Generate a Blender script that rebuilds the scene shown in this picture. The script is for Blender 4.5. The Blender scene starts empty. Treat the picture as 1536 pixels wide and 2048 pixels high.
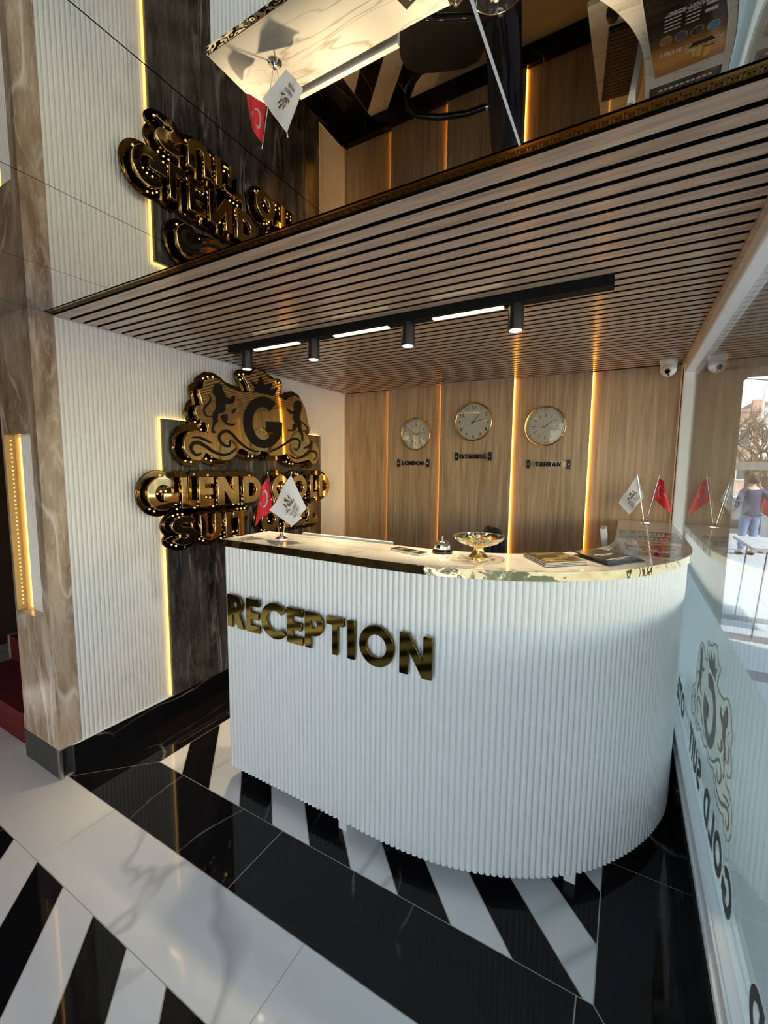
import bpy, math, random
import numpy as np
from mathutils import Matrix, Vector

random.seed(7)
C = bpy.context.scene.collection
SC = bpy.context.scene
PI = math.pi

# ------------------------------------------------------------------ frame of the room (metres)
EYE = 1.552                       # camera height, camera stands at x=0, y=0
XL, YB, XR = -2.342, 3.394, 0.276  # left wall face, back wall face, inner face of the window frame
H, HM = 2.23, 2.2374              # slatted ceiling, mirror ceiling
DT = 1.21                         # counter height
GROUND = -0.28                    # pavement outside

# ------------------------------------------------------------------ camera
cam_d = bpy.data.cameras.new('camera'); cam = bpy.data.objects.new('camera', cam_d); C.objects.link(cam)
FW = Vector((-0.48893292, 0.8661656, -0.10344927)); RT = Vector((0.87026808, 0.4924719, 0.01024182)); UP = Vector((-0.05981696, 0.08502103, 0.994582))
m = Matrix.Identity(4)
for i in range(3):
    m[i][0] = RT[i]; m[i][1] = UP[i]; m[i][2] = -FW[i]
m[2][3] = EYE
cam.matrix_world = m
cam_d.sensor_fit = 'VERTICAL'; cam_d.sensor_height = 36.0; cam_d.sensor_width = 27.0
cam_d.lens = 857.02 / 2048 * 36.0
cam_d.clip_start = 0.02; cam_d.clip_end = 400
SC.camera = cam

# ------------------------------------------------------------------ sky, sun, exposure
W = bpy.data.worlds.new('world'); SC.world = W; W.use_nodes = True
wn = W.node_tree; wn.nodes.clear()
sky = wn.nodes.new('ShaderNodeTexSky'); sky.sky_type = 'NISHITA'; sky.sun_disc = False
sky.sun_elevation = math.radians(46); sky.sun_rotation = math.radians(115); sky.air_density = 1.0; sky.dust_density = .6; sky.ozone_density = 1.2
bg = wn.nodes.new('ShaderNodeBackground'); bg.inputs['Strength'].default_value = 0.33
wo = wn.nodes.new('ShaderNodeOutputWorld')
wb = wn.nodes.new('ShaderNodeMix'); wb.data_type = 'RGBA'; wb.blend_type = 'MULTIPLY'; wb.inputs[0].default_value = 1.0; wb.inputs[7].default_value = (1.15, .99, .80, 1)   # the camera's white balance
wn.links.new(sky.outputs[0], wb.inputs[6]); wn.links.new(wb.outputs[2], bg.inputs[0]); wn.links.new(bg.outputs[0], wo.inputs[0])
sd_ = bpy.data.lights.new('sun', 'SUN'); sd_.energy = 3.4; sd_.angle = math.radians(0.6); sd_.color = (1, .95, .88)
sun = bpy.data.objects.new('sun', sd_); C.objects.link(sun)
sun.rotation_euler = Vector((0.78, -0.30, 0.72)).to_track_quat('Z', 'Y').to_euler()
sun.location = (8, -4, 9)
SC.view_settings.view_transform = 'Standard'; SC.view_settings.look = 'None'
SC.view_settings.gamma = 1.0; SC.view_settings.use_curve_mapping = False
SC.view_settings.exposure = 1.2
SC.cycles.max_bounces = 10; SC.cycles.glossy_bounces = 6; SC.cycles.transparent_max_bounces = 12
SC.cycles.sample_clamp_indirect = 6.0
SC.cycles.caustics_reflective = False; SC.cycles.caustics_refractive = False
SPOT_W, SPOT_COL = 20.0, (1.0, .79, .50)

# ------------------------------------------------------------------ materials
def nodes(name):
    M = bpy.data.materials.new(name); M.use_nodes = True
    n = M.node_tree; b = n.nodes['Principled BSDF']
    return M, n, b

def rgb(c): return (c[0], c[1], c[2], 1.0)

def mat(name, col, rough=.5, metal=0.0, spec=.5, coat=0.0, emit=None, es=0.0, bump=0.0, bscale=60.0):
    M, n, b = nodes(name)
    b.inputs['Base Color'].default_value = rgb(col); b.inputs['Roughness'].default_value = rough
    b.inputs['Metallic'].default_value = metal; b.inputs['Specular IOR Level'].default_value = spec
    b.inputs['Coat Weight'].default_value = coat; b.inputs['Coat Roughness'].default_value = .04
    if emit: b.inputs['Emission Color'].default_value = rgb(emit); b.inputs['Emission Strength'].default_value = es
    if bump:
        tc = n.nodes.new('ShaderNodeTexCoord'); ns = n.nodes.new('ShaderNodeTexNoise'); bp = n.nodes.new('ShaderNodeBump')
        ns.inputs['Scale'].default_value = bscale; ns.inputs['Detail'].default_value = 2
        bp.inputs['Strength'].default_value = bump; bp.inputs['Distance'].default_value = .02
        n.links.new(tc.outputs['Object'], ns.inputs['Vector']); n.links.new(ns.outputs['Fac'], bp.inputs['Height']); n.links.new(bp.outputs[0], b.inputs['Normal'])
    return M

def coords(n, rot=(0, 0, 0), scale=(1, 1, 1), per_object=True):
    tc = n.nodes.new('ShaderNodeTexCoord'); mp = n.nodes.new('ShaderNodeMapping')
    mp.inputs['Rotation'].default_value = rot; mp.inputs['Scale'].default_value = scale
    src = tc.outputs['Object']
    if per_object:
        oi = n.nodes.new('ShaderNodeObjectInfo'); ml = n.nodes.new('ShaderNodeMath'); ml.operation = 'MULTIPLY'; ml.inputs[1].default_value = 37.0
        n.links.new(oi.outputs['Random'], ml.inputs[0])
        va = n.nodes.new('ShaderNodeVectorMath'); va.operation = 'ADD'
        n.links.new(src, va.inputs[0]); n.links.new(ml.outputs[0], va.inputs[1]); src = va.outputs[0]
    n.links.new(src, mp.inputs['Vector'])
    return mp.outputs[0]

def ramp(n, fac, stops):
    r = n.nodes.new('ShaderNodeValToRGB')
    while len(r.color_ramp.elements) < len(stops): r.color_ramp.elements.new(.5)
    for e, (p, c) in zip(r.color_ramp.elements, stops): e.position = p; e.color = rgb(c) if len(c) == 3 else c
    n.links.new(fac, r.inputs[0]); return r.outputs[0]

def noise(n, vec, scale, detail=4, rough=.55, dist=0.0):
    t = n.nodes.new('ShaderNodeTexNoise'); t.inputs['Scale'].default_value = scale; t.inputs['Detail'].default_value = detail
    t.inputs['Roughness'].default_value = rough; t.inputs['Distortion'].default_value = dist
    n.links.new(vec, t.inputs['Vector']); return t.outputs['Fac']

def mixc(n, fac, a, b, mode='MIX'):
    x = n.nodes.new('ShaderNodeMix'); x.data_type = 'RGBA'; x.blend_type = mode
    for s, v in ((0, fac), (6, a), (7, b)):
        if hasattr(v, 'is_linked') or hasattr(v, 'node'): n.links.new(v, x.inputs[s])
        else: x.inputs[s].default_value = v if s == 0 else rgb(v)
    return x.outputs[2]

def veins(n, vec, scale, width, dist=.35, detail=3):
    f = noise(n, vec, scale, detail, .5, dist)
    a = n.nodes.new('ShaderNodeMath'); a.operation = 'SUBTRACT'; a.inputs[1].default_value = .5; n.links.new(f, a.inputs[0])
    b = n.nodes.new('ShaderNodeMath'); b.operation = 'ABSOLUTE'; n.links.new(a.outputs[0], b.inputs[0])
    return ramp(n, b.outputs[0], [(0, (1, 1, 1)), (width, (0, 0, 0))])

def marble(name, base, base2, vein, rough, scale=1.6, width=.02, amount=.8, dens=(.45, .65), rot=(0, 0, 0), stretch=(1, 1, 1), per_object=True, fine=0.0, coat=0.0, vd=.35):
    M, n, b = nodes(name)
    v = coords(n, rot, stretch, per_object)
    cloud = noise(n, v, scale * 1.1, 5, .6, .6)
    col = mixc(n, ramp(n, cloud, [(.35, (0, 0, 0)), (.7, (1, 1, 1))]), base, base2)
    mk = ramp(n, noise(n, v, scale * .8, 2), [(dens[0], (0, 0, 0)), (dens[1], (1, 1, 1))])
    vn = mixc(n, 1.0, veins(n, v, scale, width, vd), mk, 'MULTIPLY')
    sc = mixc(n, 1.0, vn, (amount,) * 3, 'MULTIPLY')
    col = mixc(n, sc, col, vein)
    if fine:
        v2 = veins(n, v, scale * 3.1, width * .8, vd)
        col = mixc(n, mixc(n, 1.0, v2, (fine,) * 3, 'MULTIPLY'), col, vein)
    n.links.new(col, b.inputs['Base Color'])
    b.inputs['Roughness'].default_value = rough; b.inputs['Coat Weight'].default_value = coat; b.inputs['Coat Roughness'].default_value = .02
    return M

def black_marble(name, rough, scale, width, rot):
    M, n, b = nodes(name)
    v = coords(n, rot, (1, .42, 1), True)
    tn = n.nodes.new('ShaderNodeTexNoise'); tn.inputs['Scale'].default_value = 5; tn.inputs['Detail'].default_value = 5; n.links.new(v, tn.inputs['Vector'])
    ad = n.nodes.new('ShaderNodeVectorMath'); ad.operation = 'MULTIPLY_ADD'; ad.inputs[1].default_value = (.13, .13, .13)
    n.links.new(tn.outputs['Color'], ad.inputs[0]); n.links.new(v, ad.inputs[2])
    vo = n.nodes.new('ShaderNodeTexVoronoi'); vo.feature = 'DISTANCE_TO_EDGE'; vo.inputs['Scale'].default_value = scale; n.links.new(ad.outputs[0], vo.inputs['Vector'])
    line = ramp(n, vo.outputs['Distance'], [(0, (1, 1, 1)), (width, (0, 0, 0))])
    mk = ramp(n, noise(n, v, 2.6, 3), [(.47, (0, 0, 0)), (.62, (1, 1, 1))])
    cl = mixc(n, noise(n, v, 3.0, 4), (.005, .005, .006), (.012, .011, .012))
    col = mixc(n, mixc(n, 1.0, mixc(n, 1.0, line, mk, 'MULTIPLY'), (.7, .7, .7), 'MULTIPLY'), cl, (.46, .42, .37))
    n.links.new(col, b.inputs['Base Color']); b.inputs['Roughness'].default_value = rough; b.inputs['Specular IOR Level'].default_value = .20
    return M

def wood(name, c1, c2, c3, rough, axis, coat=0.0, per_object=True, sc=1.0):
    M, n, b = nodes(name)
    st = [14.0 * sc] * 3; st['xyz'.index(axis)] = .9 * sc
    v = coords(n, (0, 0, 0), tuple(st), per_object)
    f = noise(n, v, 1.4, 8, .62, 1.4)
    col = ramp(n, f, [(.28, c3), (.46, c1), (.70, c2)])
    st2 = [90.0 * sc] * 3; st2['xyz'.index(axis)] = 2.5 * sc
    v2 = coords(n, (0, 0, 0), tuple(st2), per_object)
    g = noise(n, v2, 1.0, 3, .6, .3)
    col = mixc(n, 1.0, col, ramp(n, g, [(.3, (.72, .70, .68)), (.62, (1.04, 1.04, 1.04))]), 'MULTIPLY')
    n.links.new(col, b.inputs['Base Color'])
    b.inputs['Roughness'].default_value = rough; b.inputs['Coat Weight'].default_value = coat; b.inputs['Coat Roughness'].default_value = .12
    return M

def emis(name, col, s):
    M = bpy.data.materials.new(name); M.use_nodes = True; n = M.node_tree; n.nodes.clear()
    e = n.nodes.new('ShaderNodeEmission'); o = n.nodes.new('ShaderNodeOutputMaterial')
    e.inputs[0].default_value = rgb(col); e.inputs[1].default_value = s; n.links.new(e.outputs[0], o.inputs[0]); return M

def thin_glass(name, tint=(.93, .96, .95), ior=1.52, boost=1.6, rough=0.0):
    M = bpy.data.materials.new(name); M.use_nodes = True; n = M.node_tree; n.nodes.clear()
    t = n.nodes.new('ShaderNodeBsdfTransparent'); t.inputs[0].default_value = rgb(tint)
    g = n.nodes.new('ShaderNodeBsdfGlossy'); g.inputs['Roughness'].default_value = rough; g.inputs[0].default_value = (1, 1, 1, 1)
    f = n.nodes.new('ShaderNodeFresnel'); f.inputs[0].default_value = ior
    ge = n.nodes.new('ShaderNodeNewGeometry'); mi = n.nodes.new('ShaderNodeMapRange')      # the same reflectance from both faces of the pane
    mi.inputs[3].default_value = ior; mi.inputs[4].default_value = 1 / ior; n.links.new(ge.outputs['Backfacing'], mi.inputs[0]); n.links.new(mi.outputs[0], f.inputs[0])
    ml = n.nodes.new('ShaderNodeMath'); ml.operation = 'MULTIPLY'; ml.inputs[1].default_value = boost; ml.use_clamp = True
    x = n.nodes.new('ShaderNodeMixShader'); o = n.nodes.new('ShaderNodeOutputMaterial')
    n.links.new(f.outputs[0], ml.inputs[0]); n.links.new(ml.outputs[0], x.inputs[0]); n.links.new(t.outputs[0], x.inputs[1]); n.links.new(g.outputs[0], x.inputs[2]); n.links.new(x.outputs[0], o.inputs[0])
    return M

def frosted(name, col, clear):
    M = bpy.data.materials.new(name); M.use_nodes = True; n = M.node_tree; n.nodes.clear()
    t = n.nodes.new('ShaderNodeBsdfTranslucent'); t.inputs[0].default_value = rgb(col)
    d = n.nodes.new('ShaderNodeBsdfDiffuse'); d.inputs[0].default_value = rgb(col)
    c = n.nodes.new('ShaderNodeBsdfTransparent')
    x = n.nodes.new('ShaderNodeMixShader'); x.inputs[0].default_value = .4
    y = n.nodes.new('ShaderNodeMixShader'); y.inputs[0].default_value = clear
    o = n.nodes.new('ShaderNodeOutputMaterial')
    n.links.new(t.outputs[0], x.inputs[1]); n.links.new(d.outputs[0], x.inputs[2]); n.links.new(x.outputs[0], y.inputs[1]); n.links.new(c.outputs[0], y.inputs[2]); n.links.new(y.outputs[0], o.inputs[0])
    return M

M_RIB = mat('white lacquer ribs', (.80, .80, .79), .42)
M_DRIB = mat('white desk ribs', (.82, .83, .84), .36)
M_WHITE = mat('white paint', (.80, .80, .79), .4)
M_PLAST = mat('white plastic', (.82, .82, .80), .3)
M_BLK = mat('black metal', (.010, .010, .011), .38, 0, .4)
M_BLKG = mat('black gloss', (.008, .008, .009), .06, 0, .5)
M_GAP = mat('black felt', (.004, .004, .004), .9, 0, .1)
M_GROUT = mat('pale grout', (.56, .52, .43), .7)
M_FWHITE = marble('white floor marble', (.82, .80, .76), (.87, .855, .82), (.42, .40, .37), .05, 1.15, .030, .62, (.36, .56), (0, 0, .5), (1, .6, 1), vd=1.1)
M_FBLACK = black_marble('black floor marble', .035, 1.9, .009, (0, 0, .9))
M_BBASE = black_marble('black skirting marble', .05, 2.2, .009, (.9, 0, 0))
M_PANEL = marble('dark marble panel', (.012, .011, .012), (.075, .068, .068), (.42, .40, .39), .20, 2.6, .045, .55, (.46, .66), (.45, 0, 0), (1, 4.2, .5), False, .12, vd=.9)
M_COUNT = marble('counter marble', (.76, .73, .66), (.82, .80, .74), (.38, .31, .23), .08, 3.0, .022, .7, (.36, .55), (0, 0, .75), (.6, 2.4, 1), False, vd=.7)
M_BROWN = marble('brown marble', (.22, .14, .085), (.64, .50, .38), (.82, .76, .68), .22, 2.4, .035, .75, (.40, .62), (.6, .6, 0), (2.2, 2.6, .55), False, .25, vd=.8)
M_OAK = wood('oak panel', (.50, .345, .200), (.64, .47, .29), (.31, .205, .110), .36, 'z', sc=.8)
M_SLAT = wood('ceiling slat wood', (.53, .395, .305), (.64, .495, .385), (.36, .255, .18), .24, 'x', .12)
M_GOLD = mat('gold mirror', (.92, .71, .34), .04, 1.0)
M_DGOLD = mat('dark gold mirror', (.15, .11, .025), .06, 1.0)
M_TRIMG = mat('antique gold', (.34, .21, .065), .2, 1.0)
M_TRIMD = mat('antique gold shade', (.16, .095, .025), .3, 1.0)
M_EDGE = mat('counter gold mirror', (.62, .50, .27), .03, 1.0, bump=.5, bscale=11)
M_BACKP = mat('black gold acrylic', (.13, .085, .03), .04, 1.0)
M_INLAY = mat('black vinyl inlay', (.008, .008, .008), .45, 0, .2)
M_CHROME = mat('chrome', (.82, .82, .83), .06, 1.0)
M_ALU = mat('white aluminium', (.90, .92, .93), .35)
M_STEEL = mat('brushed steel', (.55, .55, .55), .3, 1.0)
M_MIRROR = mat('smoked mirror', (.74, .735, .71), .004, 1.0)
M_LEDA = emis('amber led', (1.0, .43, .05), 7.5)
M_LEDB = emis('strong amber led', (1.0, .43, .05), 20.0)
M_LEDY = emis('yellow led', (1.0, .60, .12), 1.5)
M_DOT = emis('led dot', (1.0, .60, .18), 1.15)
M_LIN = emis('warm diffuser', (1.0, .84, .48), 3.2)
M_LENS = emis('spot lens', (1.0, .90, .62), 4.0)
M_RED = mat('red flag cloth', (.72, .018, .03), .6)
M_CLOTH = mat('white flag cloth', (.80, .79, .80), .6)
M_PRINTB = mat('brown print', (.28, .12, .05), .6)
M_PRINTG = mat('grey print', (.22, .20, .20), .6)
M_PANE = thin_glass('window glass', boost=.9)
M_CLEAR = thin_glass('clear acrylic', (.97, .97, .97), 1.45, .6)
M_FILM = frosted('frosted film', (.72, .80, .86), .10)
M_NAVY = mat('navy cloth', (.016, .019, .045), .8)
M_CHAIR = mat('black leather', (.008, .008, .009), .45)
M_CARPET = mat('red carpet', (.12, .004, .010), .95)
M_KEYS = mat('dark keys', (.014, .014, .016), .5)

# ------------------------------------------------------------------ mesh helpers
class MB:
    def __init__(s): s.v = []; s.f = []
    def add(s, vs, fs):
        k = len(s.v); s.v += [tuple(p) for p in vs]; s.f += [tuple(i + k for i in q) for q in fs]; return s
    def box(s, x0, x1, y0, y1, z0, z1):
        return s.add([(x0, y0, z0), (x1, y0, z0), (x1, y1, z0), (x0, y1, z0), (x0, y0, z1), (x1, y0, z1), (x1, y1, z1), (x0, y1, z1)],
                     [(3, 2, 1, 0), (4, 5, 6, 7), (0, 1, 5, 4), (1, 2, 6, 5), (2, 3, 7, 6), (3, 0, 4, 7)])
    def prism(s, poly, z0, z1):
        a = sum(p[0] * q[1] - q[0] * p[1] for p, q in zip(poly, poly[1:] + poly[:1]))
        if a < 0: poly = poly[::-1]
        n = len(poly)
        return s.add([(x, y, z0) for x, y in poly] + [(x, y, z1) for x, y in poly],
                     [tuple(range(n))[::-1], tuple(range(n, 2 * n))] + [(i, (i + 1) % n, n + (i + 1) % n, n + i) for i in range(n)])
    def lathe(s, prof, c=(0, 0, 0), n=24, caps=True):
        vs, fs = [], []
        for r, z in prof:
            for i in range(n):
                a = 2 * PI * i / n; vs.append((c[0] + r * math.cos(a), c[1] + r * math.sin(a), c[2] + z))
        for j in range(len(prof) - 1):
            for i in range(n):
                i2 = (i + 1) % n; fs.append((j * n + i, j * n + i2, (j + 1) * n + i2, (j + 1) * n + i))
        k = (len(prof) - 1) * n
        if caps: fs.append(tuple(range(n))[::-1]); fs.append(tuple(range(k, k + n)))
        return s.add(vs, fs)
    def tube(s, pts, r, n=8):
        pts = [Vector(p) for p in pts]; rs = r if isinstance(r, (list, tuple)) else [r] * len(pts)
        vs, fs = [], []; ref = None
        for i, p in enumerate(pts):
            d = (pts[min(i + 1, len(pts) - 1)] - pts[max(i - 1, 0)]).normalized()
            if ref is None: ref = Vector((0, 0, 1)) if abs(d.z) < .9 else Vector((1, 0, 0))
            a = d.cross(ref).normalized(); b = a.cross(d).normalized(); ref = b
            for k in range(n):
                t = 2 * PI * k / n; vs.append(p + (a * math.cos(t) + b * math.sin(t)) * rs[i])
        for i in range(len(pts) - 1):
            for k in range(n):
                k2 = (k + 1) % n; fs.append((i * n + k, i * n + k2, (i + 1) * n + k2, (i + 1) * n + k))
        fs.append(tuple(range(n))[::-1]); q = (len(pts) - 1) * n; fs.append(tuple(range(q, q + n)))
        return s.add(vs, fs)
    def ball(s, c, r, n=10, m_=6, sx=1, sy=1, sz=1):
        vs, fs = [], []
        for j in range(1, m_):
            t = PI * j / m_
            for i in range(n):
                a = 2 * PI * i / n; vs.append((c[0] + sx * r * math.sin(t) * math.cos(a), c[1] + sy * r * math.sin(t) * math.sin(a), c[2] - sz * r * math.cos(t)))
        vs += [(c[0], c[1], c[2] - sz * r), (c[0], c[1], c[2] + sz * r)]; lo, hi = len(vs) - 2, len(vs) - 1
        for j in range(m_ - 2):
            for i in range(n):
                i2 = (i + 1) % n; fs.append((j * n + i, j * n + i2, (j + 1) * n + i2, (j + 1) * n + i))
        for i in range(n):
            fs.append((lo, (i + 1) % n, i)); k = (m_ - 2) * n; fs.append((hi, k + i, k + (i + 1) % n))
        return s.add(vs, fs)
    def map(s, fn): s.v = [tuple(fn(*p)) for p in s.v]; return s
    def mesh(s, name):
        me = bpy.data.meshes.new(name); me.from_pydata(s.v, [], s.f); me.update(); return me

def smooth(me, ang=38):
    me.polygons.foreach_set('use_smooth', [True] * len(me.polygons)); me.set_sharp_from_angle(angle=math.radians(ang)); return me

def link(name, me, m_=None, parent=None, loc=(0, 0, 0)):
    if isinstance(me, MB): me = me.mesh(name)
    if m_ is not None and not me.materials: me.materials.append(m_)
    o = bpy.data.objects.new(name, me); C.objects.link(o); o.location = loc
    if parent: o.parent = parent
    return o

def tag(o, label=None, cat=None, group=None, kind=None):
    for k, v in (('label', label), ('category', cat), ('group', group), ('kind', kind)):
        if v: o[k] = v
    return o

def thing(name, label, cat, loc, group=None, rz=0):
    o = bpy.data.objects.new(name, None); C.objects.link(o); o.location = loc; o.rotation_euler = (0, 0, rz); o.empty_display_size = .05
    return tag(o, label, cat, group)

def part(name, me, m_, root, sm=False, label=None, kind=None):
    """A part whose mesh is written in world coordinates (root has no rotation)."""
    if isinstance(me, MB): me = me.mesh(name)
    if sm: smooth(me)
    o = link(name, me, m_, root, tuple(-c for c in root.location))
    return tag(o, label, None, None, kind)

def sub(name, me, m_, par, sm=False, label=None, kind=None):
    if isinstance(me, MB): me = me.mesh(name)
    if sm: smooth(me)
    return tag(link(name, me, m_, par), label, None, None, kind)

def struct(name, me, m_, sm=False):
    if isinstance(me, MB): me = me.mesh(name)
    if sm: smooth(me)
    return tag(link(name, me, m_), None, None, None, 'structure')

def bevel(o, w=.004, n=2):
    b = o.modifiers.new('bevel', 'BEVEL'); b.width = w; b.segments = n; b.limit_method = 'ANGLE'; return o

def on_left(x0): return lambda u, v, w: (x0 + w, u, v)      # u -> +y, v -> +z, faces +x
def on_front(y0): return lambda u, v, w: (u, y0 - w, v)     # u -> +x, v -> +z, faces -y
def clip(poly, a, b, c):                                     # keep a*x + b*y <= c
    out = []
    for p, q in zip(poly, poly[1:] + poly[:1]):
        dp, dq = a * p[0] + b * p[1] - c, a * q[0] + b * q[1] - c
        if dp <= 0: out.append(p)
        if dp * dq < 0:
            t = dp / (dp - dq); out.append((p[0] + t * (q[0] - p[0]), p[1] + t * (q[1] - p[1])))
    return out
def rect_clip(poly, x0, x1, y0, y1):
    for a, b, c in ((-1, 0, -x0), (1, 0, x1), (0, -1, -y0), (0, 1, y1)):
        if poly: poly = clip(poly, a, b, c)
    return poly

# filled 2D outlines (lettering, crests): polygons -> signed distance field -> contour -> extruded mesh
def sd_poly(poly, X, Y):
    P = np.array(poly, float); Q = np.roll(P, -1, 0)
    d = np.full(X.shape, 1e9); ins = np.zeros(X.shape, bool)
    for (x1, y1), (x2, y2) in zip(P, Q):
        ex, ey = x2 - x1, y2 - y1; L = ex * ex + ey * ey + 1e-18
        t = np.clip(((X - x1) * ex + (Y - y1) * ey) / L, 0, 1)
        d = np.minimum(d, (X - x1 - t * ex) ** 2 + (Y - y1 - t * ey) ** 2)
        c = (y1 > Y) != (y2 > Y)
        if y1 != y2: ins ^= c & (X < (x2 - x1) * (Y - y1) / (y2 - y1) + x1)
    d = np.sqrt(d); return np.where(ins, -d, d)

def contour(F, x0, y0, h, iso):
    G = F - iso; G = np.where(np.abs(G) < 1e-9, 1e-9, G); ny, nx = G.shape; S = G < 0
    segs = {}
    code = S[:-1, :-1] * 1 + S[:-1, 1:] * 2 + S[1:, 1:] * 4 + S[1:, :-1] * 8
    tab = {1: [(3, 0)], 2: [(0, 1)], 3: [(3, 1)], 4: [(1, 2)], 5: [(3, 2), (1, 0)], 6: [(0, 2)], 7: [(3, 2)], 8: [(2, 3)], 9: [(2, 0)], 10: [(2, 1), (0, 3)], 11: [(2, 1)], 12: [(1, 3)], 13: [(1, 0)], 14: [(0, 3)]}
    pts = {}
    def ekey(j, i, e):
        return {0: ('h', j, i), 1: ('v', j, i + 1), 2: ('h', j + 1, i), 3: ('v', j, i)}[e]
    def epos(k):
        t, j, i = k
        a = G[j, i]; b = G[j, i + 1] if t == 'h' else G[j + 1, i]
        r = a / (a - b)
        return (x0 + h * (i + r), y0 + h * j) if t == 'h' else (x0 + h * i, y0 + h * (j + r))
    for j, i in zip(*np.nonzero((code > 0) & (code < 15))):
        for a, b in tab[int(code[j, i])]: segs[ekey(j, i, a)] = ekey(j, i, b)
    loops = []
    while segs:
        k0 = next(iter(segs)); k = k0; L = []
        while k in segs: L.append(epos(k)); k = segs.pop(k)
        if len(L) > 5: loops.append(simplify(L, h * .12))
    return loops

def simplify(L, tol):
    def dp(a):
        if len(a) < 3: return a
        p, q = np.array(a[0]), np.array(a[-1]); e = q - p; n = np.hypot(*e) or 1e-12
        A = np.array(a); d = np.abs(e[0] * (A[:, 1] - p[1]) - e[1] * (A[:, 0] - p[0])) / n if np.hypot(*(q - p)) > 1e-9 else np.hypot(*(A - p).T)
        i = int(d.argmax())
        return dp(a[:i + 1])[:-1] + dp(a[i:]) if d[i] > tol else [a[0], a[-1]]
    k = len(L) // 2
    return dp(L[:k + 1])[:-1] + dp(L[k:] + L[:1])[:-1]

def field(polys, pad, h):
    A = np.array([p for q in polys for p in q]); x0, y0 = A.min(0) - pad - 2 * h; x1, y1 = A.max(0) + pad + 2 * h
    X, Y = np.meshgrid(np.arange(x0, x1 + h, h), np.arange(y0, y1 + h, h))
    F = np.full(X.shape, 1e9)
    for q in polys: F = np.minimum(F, sd_poly(q, X, Y))
    return F, x0, y0, h

def outline(polys, off=0.0, h=.004): return contour(*field(polys, max(off, 0), h), off)

def fill(loops, depth, bev=0.0):
    """extruded mesh of closed loops (holes by even-odd), lying in uv with w from 0 to depth"""
    cu = bpy.data.curves.new('outline', 'CURVE'); cu.dimensions = '2D'; cu.fill_mode = 'BOTH'; cu.extrude = depth / 2 - bev; cu.bevel_depth = bev; cu.bevel_resolution = 1
    for L in loops:
        sp = cu.splines.new('POLY'); sp.points.add(len(L) - 1); sp.use_cyclic_u = True
        sp.points.foreach_set('co', [c for p in L for c in (p[0], p[1], 0, 1)])
    return curve_mesh(cu, depth / 2)

def curve_mesh(cu, dz):
    o = bpy.data.objects.new('outline', cu); C.objects.link(o)
    dg = bpy.context.evaluated_depsgraph_get(); me = bpy.data.meshes.new_from_object(o.evaluated_get(dg), depsgraph=dg)
    C.objects.unlink(o); bpy.data.objects.remove(o); bpy.data.curves.remove(cu)
    me.materials.clear()
    for v in me.vertices: v.co.z += dz
    return me

def text_mesh(s, size, depth=.0006, align='LEFT', off=0.0):
    cu = bpy.data.curves.new('words', 'FONT'); cu.body = s; cu.size = size; cu.extrude = depth / 2; cu.align_x = align; cu.offset = off; cu.resolution_u = 3
    return curve_mesh(cu, depth / 2)

def remap(me, fn):
    for v in me.vertices: v.co = fn(*v.co)
    return me
def rot2(ox, oy, a, z=0.0):
    ca, sa = math.cos(a), math.sin(a)
    return lambda u, v, w: (ox + ca * u - sa * v, oy + sa * u + ca * v, z + w)

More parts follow.
